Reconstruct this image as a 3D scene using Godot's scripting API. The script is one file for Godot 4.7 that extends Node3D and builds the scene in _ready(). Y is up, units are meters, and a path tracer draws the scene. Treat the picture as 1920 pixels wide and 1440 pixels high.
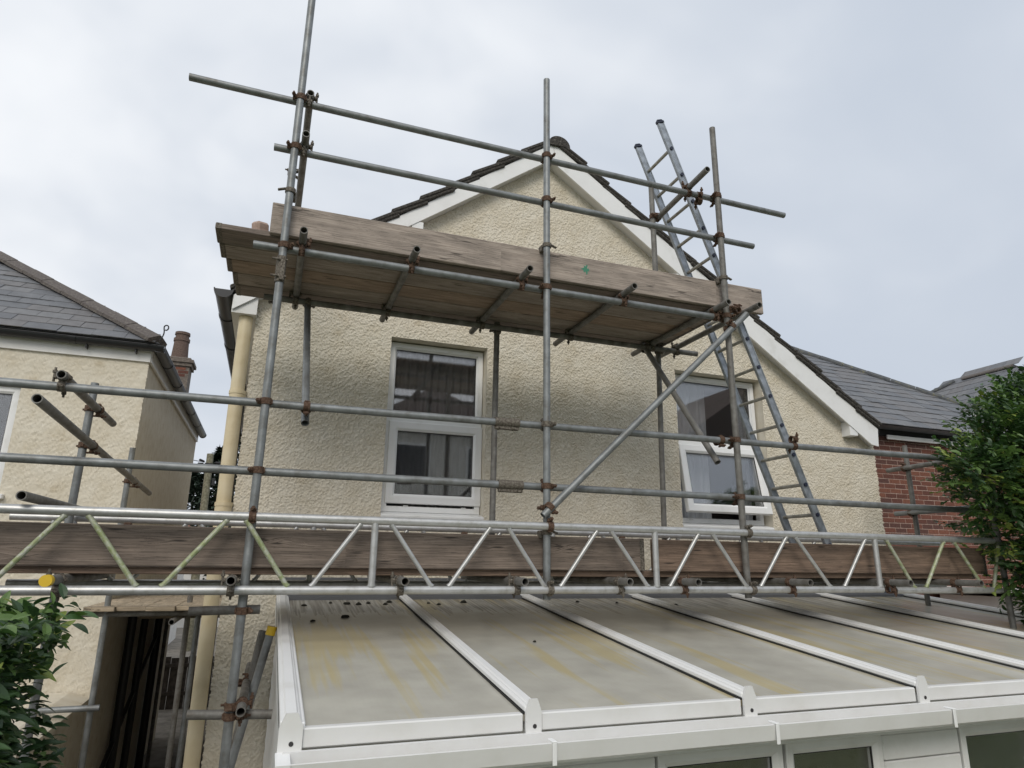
extends Node3D
# A rendered gable house with scaffolding over a conservatory. y up, metres.
# The gable wall lies in z = 0 and faces +z; x runs along the wall.

var M := {}
var rng := RandomNumberGenerator.new()
var used := {}
const TR := 0.02415

# ---------------------------------------------------------------- mesh builder
class MB:
	var v := PackedVector3Array()
	var n := PackedVector3Array()
	var t := PackedVector2Array()
	func tri(a: Vector3, b: Vector3, c: Vector3, na: Vector3, nb: Vector3, nc: Vector3, ua := Vector2.ZERO, ub := Vector2.ZERO, uc := Vector2.ZERO) -> void:
		if (b - a).cross(c - a).dot(na + nb + nc) > 0.0:
			v.append_array([a, c, b]); n.append_array([na, nc, nb]); t.append_array([ua, uc, ub])
		else:
			v.append_array([a, b, c]); n.append_array([na, nb, nc]); t.append_array([ua, ub, uc])
	func quad(a: Vector3, b: Vector3, c: Vector3, d: Vector3, nn: Vector3, ua := Vector2.ZERO, ub := Vector2.ZERO, uc := Vector2.ZERO, ud := Vector2.ZERO) -> void:
		tri(a, b, c, nn, nn, nn, ua, ub, uc)
		tri(a, c, d, nn, nn, nn, ua, uc, ud)
	func quads(a: Vector3, b: Vector3, c: Vector3, d: Vector3, na: Vector3, nb: Vector3, nc: Vector3, nd: Vector3, ua := Vector2.ZERO, ub := Vector2.ZERO, uc := Vector2.ZERO, ud := Vector2.ZERO) -> void:
		tri(a, b, c, na, nb, nc, ua, ub, uc)
		tri(a, c, d, na, nc, nd, ua, uc, ud)
	# box with chamfered edges; u follows the box's x axis, v the other one
	func box(x: Transform3D, s: Vector3, b := 0.0, uo := Vector2.ZERO) -> void:
		var h := s * 0.5
		b = minf(b, minf(h.x, minf(h.y, h.z)) * 0.9)
		var ax := [Vector3.RIGHT, Vector3.UP, Vector3.BACK]
		for i in 3:
			var j := (i + 1) % 3
			var k := (i + 2) % 3
			for sg in [-1.0, 1.0]:
				var nn: Vector3 = ax[i] * sg
				var p := []
				var uv := []
				for q in [[-1, -1], [1, -1], [1, 1], [-1, 1]]:
					var w: Vector3 = ax[i] * sg * h[i] + ax[j] * (q[0] * (h[j] - b)) + ax[k] * (q[1] * (h[k] - b))
					p.append(x * w)
					uv.append(Vector2(w.z, w.y) + uo if i == 0 else (Vector2(w.x, w.z) + uo if i == 1 else Vector2(w.x, w.y) + uo))
				quad(p[0], p[1], p[2], p[3], (x.basis * nn).normalized(), uv[0], uv[1], uv[2], uv[3])
			if b > 0.0:
				for sj in [-1.0, 1.0]:
					for sk in [-1.0, 1.0]:
						var nj: Vector3 = ax[j] * sj
						var nk: Vector3 = ax[k] * sk
						var a0: Vector3 = nj * h[j] + nk * (h[k] - b)
						var a1: Vector3 = nj * (h[j] - b) + nk * h[k]
						var e: Vector3 = ax[i] * (h[i] - b)
						var nn2: Vector3 = (x.basis * (nj + nk)).normalized()
						var l := h[i] - b
						if i == 0:
							quad(x * (a0 - e), x * (a0 + e), x * (a1 + e), x * (a1 - e), nn2, Vector2(-l, 0) + uo, Vector2(l, 0) + uo, Vector2(l, b) + uo, Vector2(-l, b) + uo)
						else:
							quad(x * (a0 - e), x * (a0 + e), x * (a1 + e), x * (a1 - e), nn2, uo, uo, uo, uo)
		if b > 0.0:
			for sx in [-1.0, 1.0]:
				for sy in [-1.0, 1.0]:
					for sz in [-1.0, 1.0]:
						var c := Vector3(sx, sy, sz)
						var q0 := Vector3(sx * h.x, sy * (h.y - b), sz * (h.z - b))
						var q1 := Vector3(sx * (h.x - b), sy * h.y, sz * (h.z - b))
						var q2 := Vector3(sx * (h.x - b), sy * (h.y - b), sz * h.z)
						var nn3: Vector3 = (x.basis * c).normalized()
						tri(x * q0, x * q1, x * q2, nn3, nn3, nn3, uo, uo, uo)
	func cb(lo: Vector3, hi: Vector3, b := 0.0, uo := Vector2.ZERO) -> void:
		box(Transform3D(Basis(), (lo + hi) * 0.5), hi - lo, b, uo)
	# round bar from a to b, hollow when ri > 0
	func tube(a: Vector3, b: Vector3, r: float, ri := 0.0, seg := 14, r2 := -1.0) -> void:
		if r2 < 0.0:
			r2 = r
		var d := (b - a).normalized()
		var s := d.cross(Vector3.UP if absf(d.y) < 0.9 else Vector3.RIGHT).normalized()
		var w := d.cross(s)
		var l := a.distance_to(b)
		for i in seg:
			var t0 := TAU * i / seg
			var t1 := TAU * (i + 1) / seg
			var e0 := s * cos(t0) + w * sin(t0)
			var e1 := s * cos(t1) + w * sin(t1)
			var u0 := t0 * r
			var u1 := t1 * r
			quads(a + e0 * r, a + e1 * r, b + e1 * r2, b + e0 * r2, e0, e1, e1, e0, Vector2(0, u0), Vector2(0, u1), Vector2(l, u1), Vector2(l, u0))
			if ri > 0.0:
				quads(a + e0 * ri, a + e1 * ri, b + e1 * ri, b + e0 * ri, -e0, -e1, -e1, -e0)
				quad(a + e0 * r, a + e1 * r, a + e1 * ri, a + e0 * ri, -d)
				quad(b + e0 * r2, b + e1 * r2, b + e1 * ri, b + e0 * ri, d)
			else:
				tri(a, a + e0 * r, a + e1 * r, -d, -d, -d)
				tri(b, b + e0 * r2, b + e1 * r2, d, d, d)
	# closed outline (in the plane of ex, ey) swept by w
	func prism(o: Vector3, ex: Vector3, ey: Vector3, pts: PackedVector2Array, w: Vector3) -> void:
		var nn := w.normalized()
		var m := Vector2.ZERO
		for p in pts:
			m += p
		var idx := Geometry2D.triangulate_polygon(pts)
		for i in range(0, idx.size(), 3):
			var q := []
			for k in 3:
				q.append(o + ex * pts[idx[i + k]].x + ey * pts[idx[i + k]].y)
			tri(q[0], q[1], q[2], -nn, -nn, -nn, pts[idx[i]], pts[idx[i + 1]], pts[idx[i + 2]])
			tri(q[0] + w, q[1] + w, q[2] + w, nn, nn, nn, pts[idx[i]], pts[idx[i + 1]], pts[idx[i + 2]])
		var cw := Geometry2D.is_polygon_clockwise(pts)
		for i in pts.size():
			var p0 := pts[i]
			var p1 := pts[(i + 1) % pts.size()]
			var dd := (p1 - p0).normalized()
			var out := Vector2(dd.y, -dd.x) * (-1.0 if cw else 1.0)
			var n3 := (ex * out.x + ey * out.y).normalized()
			var a := o + ex * p0.x + ey * p0.y
			var b := o + ex * p1.x + ey * p1.y
			quad(a, b, b + w, a + w, n3, Vector2(0, 0), Vector2(p0.distance_to(p1), 0), Vector2(p0.distance_to(p1), w.length()), Vector2(0, w.length()))
	# picture-frame ring in the plane of ex, ey: prof holds (inset, height along nz)
	func ring(o: Vector3, ex: Vector3, ey: Vector3, w: float, h: float, prof: Array) -> void:
		var nz := ex.cross(ey).normalized()
		for k in prof.size() - 1:
			var a: Vector2 = prof[k]
			var b: Vector2 = prof[k + 1]
			var ca := [Vector2(a.x, a.x), Vector2(w - a.x, a.x), Vector2(w - a.x, h - a.x), Vector2(a.x, h - a.x)]
			var cc := [Vector2(b.x, b.x), Vector2(w - b.x, b.x), Vector2(w - b.x, h - b.x), Vector2(b.x, h - b.x)]
			var outs := [-ey, ex, ey, -ex]
			for i in 4:
				var j := (i + 1) % 4
				var p0: Vector3 = o + ex * ca[i].x + ey * ca[i].y + nz * a.y
				var p1: Vector3 = o + ex * ca[j].x + ey * ca[j].y + nz * a.y
				var p2: Vector3 = o + ex * cc[j].x + ey * cc[j].y + nz * b.y
				var p3: Vector3 = o + ex * cc[i].x + ey * cc[i].y + nz * b.y
				var g := Vector2(b.y - a.y, b.x - a.x)
				var nn: Vector3 = (outs[i] * g.x + nz * g.y).normalized()
				quad(p0, p1, p2, p3, nn)
	func mesh() -> ArrayMesh:
		var ar := []
		ar.resize(Mesh.ARRAY_MAX)
		ar[Mesh.ARRAY_VERTEX] = v
		ar[Mesh.ARRAY_NORMAL] = n
		ar[Mesh.ARRAY_TEX_UV] = t
		var m := ArrayMesh.new()
		m.add_surface_from_arrays(Mesh.PRIMITIVE_TRIANGLES, ar)
		return m

# ---------------------------------------------------------------- nodes
func numbered(called: String) -> String:
	if not used.has(called):
		used[called] = 0
		return called
	used[called] += 1
	return "%s_%03d" % [called, used[called]]

func thing(called: String, label: String, category: String, group := "", at := Vector3.ZERO) -> Node3D:
	var o := Node3D.new()
	o.name = numbered(called)
	add_child(o)
	o.position = at
	tag(o, label, category, group)
	return o

func tag(o: Node3D, label: String, category: String, group := "") -> void:
	o.set_meta("label", label)
	o.set_meta("category", category)
	if group != "":
		o.set_meta("group", group)

func part(parent: Node3D, called: String, b, m: Material) -> MeshInstance3D:
	var o := MeshInstance3D.new()
	o.mesh = b.mesh() if b is MB else b
	o.material_override = m
	if parent == self:
		o.name = numbered(called)
		add_child(o)
	else:
		o.name = called
		parent.add_child(o, true)
		var w := Transform3D()
		var q: Node = parent
		while q != self and q is Node3D:
			w = q.transform * w
			q = q.get_parent()
		o.transform = w.affine_inverse()
	return o

func placed(parent: Node3D, called: String, mesh: Mesh, m: Material, x: Transform3D) -> MeshInstance3D:
	var o := part(parent, called, mesh, m)
	o.transform = o.transform * x
	return o

# ---------------------------------------------------------------- materials
func noise(seed_: int, freq: float, type := FastNoiseLite.TYPE_SIMPLEX_SMOOTH, octaves := 4, gain := 0.5) -> FastNoiseLite:
	var f := FastNoiseLite.new()
	f.seed = seed_
	f.noise_type = type
	f.frequency = freq
	f.fractal_type = FastNoiseLite.FRACTAL_FBM if octaves > 1 else FastNoiseLite.FRACTAL_NONE
	f.fractal_octaves = octaves
	f.fractal_gain = gain
	return f

func ramp_tex(f: FastNoiseLite, size: int, offs: Array, cols: Array) -> ImageTexture:
	var im := f.get_seamless_image(size, size)
	im.convert(Image.FORMAT_L8)
	var src := im.get_data()
	var lut := PackedByteArray()
	var g := Gradient.new()
	g.offsets = PackedFloat32Array(offs)
	g.colors = PackedColorArray(cols)
	for i in 256:
		var c := g.sample(i / 255.0)
		lut.append(int(clampf(c.r, 0, 1) * 255)); lut.append(int(clampf(c.g, 0, 1) * 255)); lut.append(int(clampf(c.b, 0, 1) * 255))
	var out := PackedByteArray()
	out.resize(src.size() * 3)
	for i in src.size():
		var k := src[i] * 3
		out[i * 3] = lut[k]
		out[i * 3 + 1] = lut[k + 1]
		out[i * 3 + 2] = lut[k + 2]
	return ImageTexture.create_from_image(Image.create_from_data(size, size, false, Image.FORMAT_RGB8, out))

func grey_tex(f: FastNoiseLite, size: int) -> ImageTexture:
	var im := f.get_seamless_image(size, size)
	im.convert(Image.FORMAT_L8)
	return ImageTexture.create_from_image(im)

func lin(r: float, g: float, b: float) -> Color:
	return Color(r, g, b).linear_to_srgb()

func mat(c: Color, rough := 0.7, metal := 0.0) -> StandardMaterial3D:
	var m := StandardMaterial3D.new()
	m.albedo_color = c
	m.roughness = rough
	m.metallic = metal
	return m

func tri_mat(tex: Texture2D, scale: float, rough := 0.7, metal := 0.0, bump: Texture2D = null, bump_cm := 0.0) -> StandardMaterial3D:
	var m := StandardMaterial3D.new()
	m.albedo_texture = tex
	m.roughness = rough
	m.metallic = metal
	m.uv1_triplanar = true
	m.uv1_world_triplanar = true
	m.uv1_scale = Vector3.ONE * scale
	if bump:
		m.heightmap_enabled = true
		m.heightmap_texture = bump
		m.heightmap_scale = bump_cm
	return m

func wood_tex(seed_: int, base: Color, dark: Color, light: Color) -> ImageTexture:
	var w := 768
	var h := 256
	var f1 := noise(seed_, 1.0, FastNoiseLite.TYPE_SIMPLEX_SMOOTH, 3)
	var f2 := noise(seed_ + 7, 1.0, FastNoiseLite.TYPE_SIMPLEX_SMOOTH, 4)
	var im := Image.create(w, h, false, Image.FORMAT_RGB8)
	var r := RandomNumberGenerator.new()
	r.seed = seed_
	var knots := []
	for i in 6:
		knots.append(Vector3(r.randf() * w, r.randf() * h, r.randf_range(4, 8)))
	for y in h:
		for x in w:
			var yy := float(y)
			var k := 0.0
			for q in knots:
				var dx: float = (x - q.x) / 3.2
				var dy: float = y - q.y
				if absf(dx) < 22.0 and absf(dy) < 40.0:
					var dd := sqrt(dx * dx + dy * dy)
					yy += 16.0 * exp(-dd * dd / 260.0) * signf(dy + 0.01)
					if dd < q.z:
						k = maxf(k, 1.0 - dd / q.z)
			var a := f1.get_noise_2d(x * 0.0016, yy * 0.11)
			var b := f2.get_noise_2d(x * 0.007, yy * 0.42)
			var g := f2.get_noise_2d(x * 0.006 + 50.0, y * 0.012)
			var m := clampf(0.5 + a * 0.6 + b * 0.65, 0, 1)
			var c := dark.lerp(light, m).lerp(base, 0.45)
			c = c * (1.0 + g * 0.18)
			c = c.lerp(dark * 0.55, clampf(k * 1.3, 0, 0.8))
			if b < -0.36:
				c = c.lerp(dark * 0.5, 0.6)
			im.set_pixel(x, y, c)
	return ImageTexture.create_from_image(im)

func wood_mat(tex: Texture2D, tint := Color.WHITE) -> StandardMaterial3D:
	var m := StandardMaterial3D.new()
	m.albedo_texture = tex
	m.albedo_color = tint
	m.roughness = 0.85
	m.uv1_scale = Vector3(0.55, 4.0, 1)
	m.heightmap_enabled = true
	m.heightmap_texture = tex
	m.heightmap_scale = 0.12
	return m

func make_materials() -> void:
	# roughcast render
	var lump_t := grey_tex(noise(3, 0.15, FastNoiseLite.TYPE_SIMPLEX_SMOOTH, 2, 0.5), 1024)
	var cream := ramp_tex(noise(11, 0.006, FastNoiseLite.TYPE_SIMPLEX_SMOOTH, 6, 0.62), 1024, [0.0, 0.22, 0.5, 0.8, 1.0], [lin(0.50, 0.43, 0.315), lin(0.625, 0.567, 0.455), lin(0.67, 0.617, 0.512), lin(0.70, 0.653, 0.553), lin(0.735, 0.69, 0.60)])
	M.render = tri_mat(cream, 0.45, 0.95, 0.0, lump_t, 0.15)
	M.render_soft = tri_mat(cream, 0.45, 0.95, 0.0, lump_t, 0.5)
	M.render_soft.uv1_scale = Vector3.ONE * 0.9
	M.reveal = tri_mat(cream, 0.6, 0.9)
	# metals
	var galv := ramp_tex(noise(21, 0.012, FastNoiseLite.TYPE_SIMPLEX_SMOOTH, 5, 0.65), 512, [0.0, 0.3, 0.5, 0.75, 1.0], [lin(0.125, 0.115, 0.10), lin(0.185, 0.192, 0.193), lin(0.225, 0.238, 0.243), lin(0.265, 0.28, 0.288), lin(0.36, 0.372, 0.375)])
	M.galv = tri_mat(galv, 0.9, 0.5, 0.45, grey_tex(noise(5, 0.05), 256), 0.04)
	M.galv_old = tri_mat(ramp_tex(noise(22, 0.012, FastNoiseLite.TYPE_SIMPLEX_SMOOTH, 5, 0.7), 512, [0.0, 0.3, 0.55, 1.0], [lin(0.085, 0.068, 0.052), lin(0.14, 0.132, 0.12), lin(0.185, 0.18, 0.17), lin(0.29, 0.285, 0.268)]), 1.1, 0.62, 0.3, grey_tex(noise(6, 0.05), 256), 0.05)
	M.alu = tri_mat(ramp_tex(noise(23, 0.015, FastNoiseLite.TYPE_SIMPLEX_SMOOTH, 5, 0.6), 512, [0.0, 0.25, 0.5, 1.0], [lin(0.34, 0.335, 0.31), lin(0.44, 0.44, 0.43), lin(0.50, 0.505, 0.505), lin(0.57, 0.575, 0.58)]), 1.5, 0.42, 0.55)
	M.alu_moss = tri_mat(ramp_tex(noise(29, 0.02, FastNoiseLite.TYPE_SIMPLEX_SMOOTH, 5, 0.7), 512, [0.0, 0.42, 0.55, 0.7, 1.0], [lin(0.19, 0.24, 0.09), lin(0.30, 0.34, 0.17), lin(0.42, 0.44, 0.33), lin(0.48, 0.49, 0.45), lin(0.53, 0.54, 0.52)]), 1.6, 0.55, 0.3)
	M.ladder = tri_mat(ramp_tex(noise(24, 0.02), 256, [0.0, 0.5, 1.0], [lin(0.22, 0.24, 0.26), lin(0.33, 0.36, 0.40), lin(0.46, 0.5, 0.55)]), 2.0, 0.45, 0.6)
	M.rung = tri_mat(ramp_tex(noise(25, 0.02), 256, [0.0, 0.5, 1.0], [lin(0.2, 0.19, 0.16), lin(0.36, 0.35, 0.31), lin(0.5, 0.49, 0.45)]), 3.0, 0.6, 0.35)
	M.rust = tri_mat(ramp_tex(noise(26, 0.03, FastNoiseLite.TYPE_SIMPLEX_SMOOTH, 5, 0.7), 256, [0.0, 0.35, 0.6, 1.0], [lin(0.03, 0.02, 0.015), lin(0.075, 0.04, 0.025), lin(0.115, 0.068, 0.045), lin(0.22, 0.17, 0.125)]), 7.0, 0.85, 0.15, grey_tex(noise(8, 0.06), 256), 0.15)
	M.steel = tri_mat(ramp_tex(noise(27, 0.03, FastNoiseLite.TYPE_SIMPLEX_SMOOTH, 5, 0.7), 256, [0.0, 0.35, 0.6, 1.0], [lin(0.04, 0.033, 0.026), lin(0.095, 0.08, 0.064), lin(0.17, 0.15, 0.125), lin(0.32, 0.30, 0.25)]), 7.0, 0.7, 0.35, grey_tex(noise(9, 0.06), 256), 0.12)
	M.dark_steel = mat(lin(0.045, 0.043, 0.045), 0.6, 0.3)
	M.lead = mat(lin(0.13, 0.135, 0.145), 0.6, 0.2)
	M.yellow_cap = mat(lin(0.72, 0.48, 0.03), 0.5)
	# timber
	M.wood = wood_mat(wood_tex(31, lin(0.34, 0.285, 0.245), lin(0.18, 0.145, 0.122), lin(0.46, 0.395, 0.345)))
	M.wood_b = wood_mat(M.wood.albedo_texture, Color(0.84, 0.83, 0.83))
	M.wood_c = wood_mat(M.wood.albedo_texture, Color(1.0, 0.95, 0.9))
	M.wood_toe = wood_mat(wood_tex(32, lin(0.35, 0.295, 0.255), lin(0.20, 0.163, 0.138), lin(0.46, 0.395, 0.345)))
	M.wood_dark = wood_mat(wood_tex(33, lin(0.185, 0.147, 0.12), lin(0.09, 0.069, 0.056), lin(0.28, 0.228, 0.19)))
	M.wood_red = wood_mat(wood_tex(34, lin(0.19, 0.132, 0.098), lin(0.085, 0.057, 0.041), lin(0.30, 0.215, 0.16)))
	M.wood_new = wood_mat(wood_tex(35, lin(0.42, 0.345, 0.25), lin(0.29, 0.23, 0.16), lin(0.54, 0.455, 0.35)))
	# plastics
	M.upvc = tri_mat(ramp_tex(noise(41, 0.01, FastNoiseLite.TYPE_SIMPLEX_SMOOTH, 5), 256, [0.0, 0.3, 1.0], [lin(0.74, 0.74, 0.725), lin(0.82, 0.825, 0.825), lin(0.86, 0.865, 0.865)]), 1.2, 0.35)
	M.upvc_dirty = tri_mat(ramp_tex(noise(42, 0.014, FastNoiseLite.TYPE_SIMPLEX_SMOOTH, 6, 0.6), 512, [0.0, 0.32, 0.6, 1.0], [lin(0.64, 0.635, 0.61), lin(0.70, 0.697, 0.68), lin(0.73, 0.73, 0.72), lin(0.755, 0.755, 0.75)]), 0.35, 0.4)
	M.black = mat(lin(0.016, 0.017, 0.02), 0.35)
	M.soil = tri_mat(ramp_tex(noise(43, 0.01, FastNoiseLite.TYPE_SIMPLEX_SMOOTH, 5), 256, [0.0, 0.4, 1.0], [lin(0.50, 0.40, 0.23), lin(0.65, 0.55, 0.36), lin(0.71, 0.62, 0.44)]), 1.5, 0.45)
	M.seal = mat(lin(0.02, 0.02, 0.02), 0.7)
	M.rivet = mat(lin(0.02, 0.025, 0.05), 0.5)
	M.paint_green = mat(lin(0.06, 0.23, 0.15), 0.8)
	# roofing
	M.tile = tri_mat(ramp_tex(noise(51, 0.03, FastNoiseLite.TYPE_SIMPLEX_SMOOTH, 6, 0.75), 512, [0.0, 0.35, 0.62, 0.78, 1.0], [lin(0.018, 0.017, 0.016), lin(0.04, 0.037, 0.034), lin(0.068, 0.062, 0.055), lin(0.16, 0.15, 0.13), lin(0.30, 0.29, 0.26)]), 2.2, 0.95, 0.0, grey_tex(noise(52, 0.03, FastNoiseLite.TYPE_SIMPLEX_SMOOTH, 5, 0.7), 256), 0.9)
	var slate_b := grey_tex(noise(53, 0.03), 256)
	var k := 0
	for c in [Vector3(0.125, 0.13, 0.142), Vector3(0.148, 0.15, 0.158), Vector3(0.108, 0.113, 0.125), Vector3(0.135, 0.132, 0.136)]:
		M["slate%d" % k] = tri_mat(ramp_tex(noise(54 + k, 0.012, FastNoiseLite.TYPE_SIMPLEX_SMOOTH, 5, 0.65), 256, [0.0, 0.5, 1.0], [lin(c.x * 0.7, c.y * 0.7, c.z * 0.7), lin(c.x, c.y, c.z), lin(c.x * 1.3, c.y * 1.3, c.z * 1.25)]), 1.7, 0.55, 0.0, slate_b, 0.15)
		k += 1
	M.hip = tri_mat(ramp_tex(noise(61, 0.03, FastNoiseLite.TYPE_SIMPLEX_SMOOTH, 6, 0.75), 512, [0.0, 0.4, 0.66, 0.8, 1.0], [lin(0.045, 0.038, 0.036), lin(0.095, 0.08, 0.075), lin(0.13, 0.115, 0.105), lin(0.23, 0.215, 0.17), lin(0.33, 0.29, 0.17)]), 1.8, 0.9, 0.0, grey_tex(noise(62, 0.05), 256), 0.3)
	M.hip_grey = tri_mat(ramp_tex(noise(63, 0.02, FastNoiseLite.TYPE_SIMPLEX_SMOOTH, 6, 0.75), 256, [0.0, 0.45, 0.75, 0.85, 1.0], [lin(0.04, 0.043, 0.048), lin(0.075, 0.08, 0.086), lin(0.11, 0.115, 0.115), lin(0.30, 0.26, 0.07), lin(0.36, 0.31, 0.10)]), 1.5, 0.85)
	M.tile_brown = tri_mat(ramp_tex(noise(64, 0.03), 256, [0.0, 0.5, 1.0], [lin(0.05, 0.035, 0.03), lin(0.09, 0.065, 0.055), lin(0.14, 0.10, 0.085)]), 1.5, 0.9)
	M.tile_red = tri_mat(ramp_tex(noise(65, 0.03), 256, [0.0, 0.5, 1.0], [lin(0.16, 0.06, 0.035), lin(0.28, 0.11, 0.065), lin(0.36, 0.16, 0.10)]), 1.5, 0.9)
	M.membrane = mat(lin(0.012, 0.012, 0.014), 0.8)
	M.mortar = tri_mat(ramp_tex(noise(66, 0.04), 256, [0.0, 0.5, 1.0], [lin(0.30, 0.205, 0.165), lin(0.43, 0.315, 0.265), lin(0.52, 0.41, 0.35)]), 3.0, 0.95)
	k = 0
	for c in [Vector3(0.15, 0.056, 0.038), Vector3(0.115, 0.044, 0.032), Vector3(0.18, 0.07, 0.045), Vector3(0.10, 0.045, 0.036)]:
		M["brick%d" % k] = tri_mat(ramp_tex(noise(67 + k, 0.03, FastNoiseLite.TYPE_SIMPLEX_SMOOTH, 5, 0.7), 256, [0.0, 0.5, 1.0], [lin(c.x * 0.6, c.y * 0.6, c.z * 0.6), lin(c.x, c.y, c.z), lin(c.x * 1.35, c.y * 1.4, c.z * 1.4)]), 4.0, 0.9, 0.0, grey_tex(noise(71, 0.06), 256), 0.2)
		k += 1
	M.pot = tri_mat(ramp_tex(noise(76, 0.03), 256, [0.0, 0.5, 1.0], [lin(0.08, 0.055, 0.045), lin(0.135, 0.092, 0.075), lin(0.20, 0.15, 0.125)]), 3.0, 0.9)
	M.stack = tri_mat(ramp_tex(noise(77, 0.02, FastNoiseLite.TYPE_SIMPLEX_SMOOTH, 5, 0.7), 256, [0.0, 0.5, 1.0], [lin(0.09, 0.075, 0.065), lin(0.16, 0.135, 0.115), lin(0.26, 0.225, 0.19)]), 2.0, 0.95)
	# ground, plants, the rest
	M.concrete = tri_mat(ramp_tex(noise(81, 0.01, FastNoiseLite.TYPE_SIMPLEX_SMOOTH, 6, 0.65), 512, [0.0, 0.5, 1.0], [lin(0.14, 0.125, 0.105), lin(0.24, 0.215, 0.18), lin(0.33, 0.30, 0.26)]), 0.5, 0.95)
	M.grass = tri_mat(ramp_tex(noise(82, 0.02, FastNoiseLite.TYPE_SIMPLEX_SMOOTH, 6, 0.7), 512, [0.0, 0.5, 1.0], [lin(0.04, 0.06, 0.02), lin(0.09, 0.12, 0.04), lin(0.16, 0.17, 0.08)]), 0.4, 1.0)
	M.bark = tri_mat(ramp_tex(noise(83, 0.03), 256, [0.0, 0.5, 1.0], [lin(0.05, 0.04, 0.03), lin(0.10, 0.08, 0.06), lin(0.16, 0.13, 0.10)]), 4.0, 0.95)
	M.pole = tri_mat(ramp_tex(noise(84, 0.02), 256, [0.0, 0.5, 1.0], [lin(0.10, 0.09, 0.06), lin(0.20, 0.19, 0.13), lin(0.30, 0.28, 0.21)]), 2.0, 0.95)
	M.cable = mat(lin(0.02, 0.02, 0.022), 0.7)
	M.iron = mat(lin(0.03, 0.03, 0.032), 0.6, 0.3)
	M.fence = tri_mat(ramp_tex(noise(85, 0.02), 256, [0.0, 0.5, 1.0], [lin(0.035, 0.028, 0.024), lin(0.06, 0.05, 0.042), lin(0.09, 0.075, 0.065)]), 2.0, 0.95)
	M.white_wall = tri_mat(ramp_tex(noise(86, 0.01), 256, [0.0, 0.5, 1.0], [lin(0.6, 0.58, 0.54), lin(0.7, 0.685, 0.65), lin(0.76, 0.75, 0.72)]), 0.5, 0.9)
	M.room = mat(lin(0.14, 0.13, 0.125), 0.95)
	M.curtain = mat(lin(0.12, 0.118, 0.12), 0.95)
	M.curtain_white = mat(lin(0.38, 0.40, 0.43), 0.9)
	M.curtain_white.backlight_enabled = true
	M.curtain_white.backlight = Color(0.5, 0.5, 0.5)
	var gl := StandardMaterial3D.new()
	gl.albedo_color = Color(0.25, 0.28, 0.30, 0.015)
	gl.transparency = BaseMaterial3D.TRANSPARENCY_ALPHA
	gl.roughness = 0.02
	gl.metallic = 0.0
	M.glass = gl
	k = 0
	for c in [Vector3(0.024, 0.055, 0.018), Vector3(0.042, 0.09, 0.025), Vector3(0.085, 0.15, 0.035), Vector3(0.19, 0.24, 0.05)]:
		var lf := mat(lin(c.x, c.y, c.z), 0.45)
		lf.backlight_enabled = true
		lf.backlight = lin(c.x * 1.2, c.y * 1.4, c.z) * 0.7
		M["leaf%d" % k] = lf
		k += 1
	M.conifer = mat(lin(0.018, 0.035, 0.02), 0.9)
	M.moss = tri_mat(ramp_tex(noise(91, 0.05), 128, [0.0, 0.5, 1.0], [lin(0.01, 0.01, 0.008), lin(0.025, 0.024, 0.017), lin(0.05, 0.045, 0.03)]), 12.0, 1.0)
	M.poly = poly_mat()

func poly_mat() -> StandardMaterial3D:
	# opal sheet: grey-beige with yellow algae and dark dirt runs that follow the fall of the roof
	var w := 1024
	var h := 512
	var f1 := noise(101, 1.0, FastNoiseLite.TYPE_SIMPLEX_SMOOTH, 4)
	var f2 := noise(102, 1.0, FastNoiseLite.TYPE_SIMPLEX_SMOOTH, 3)
	var im := Image.create(w, h, false, Image.FORMAT_RGB8)
	var base := lin(0.48, 0.465, 0.41)
	var yel := lin(0.52, 0.43, 0.22)
	var dirt := lin(0.15, 0.125, 0.095)
	for y in h:
		for x in w:
			var u := x / float(w) * 6.4
			var t := y / float(h)
			var fine := f1.get_noise_2d(u * 26.0, t * 2.2)
			var mid := f2.get_noise_2d(u * 5.5, t * 0.9 + 9.0)
			var big := f2.get_noise_2d(u * 1.3 + 30.0, t * 1.6)
			var c := base * (1.0 + 0.07 * f1.get_noise_2d(u * 3.0, t * 9.0))
			var q := clampf((mid * 0.9 + big * 0.8 + fine * 0.5 - 0.10) * 2.0, 0, 1)
			c = c.lerp(yel, q * 0.65)
			# runs of dirt start at the flashing and stop at uneven lengths
			var run := 0.20 + 0.16 * f2.get_noise_2d(u * 9.0, 3.0) + 0.10 * f1.get_noise_2d(u * 30.0, 6.0)
			if t < run:
				c = c.lerp(dirt, clampf(0.30 + 0.75 * f1.get_noise_2d(u * 40.0, t * 3.0 + 4.0), 0.0, 0.8))
			im.set_pixel(x, y, c)
	var m := StandardMaterial3D.new()
	m.albedo_texture = ImageTexture.create_from_image(im)
	# flutes of the multiwall sheet
	var fl := Image.create(2048, 8, false, Image.FORMAT_L8)
	for x in 2048:
		var e := absf(fposmod(x / 8.0, 1.0) - 0.5) * 2.0
		for y in 8:
			fl.set_pixel(x, y, Color.WHITE * clampf(e * 1.6, 0.0, 1.0))
	m.heightmap_enabled = true
	m.heightmap_texture = ImageTexture.create_from_image(fl)
	m.heightmap_scale = 0.012
	m.roughness = 0.26
	return m

# ---------------------------------------------------------------- scaffold pieces
func basis_x(d: Vector3, up: Vector3) -> Basis:
	var x := d.normalized()
	var z := x.cross(up).normalized()
	return Basis(x, z.cross(x), z)

func pipe(parent: Node3D, called: String, a: Vector3, b: Vector3, m: Material, r := TR) -> MeshInstance3D:
	var mb := MB.new()
	mb.tube(a, b, r, r - 0.005, 16)
	return part(parent, called, mb, m)

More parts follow.
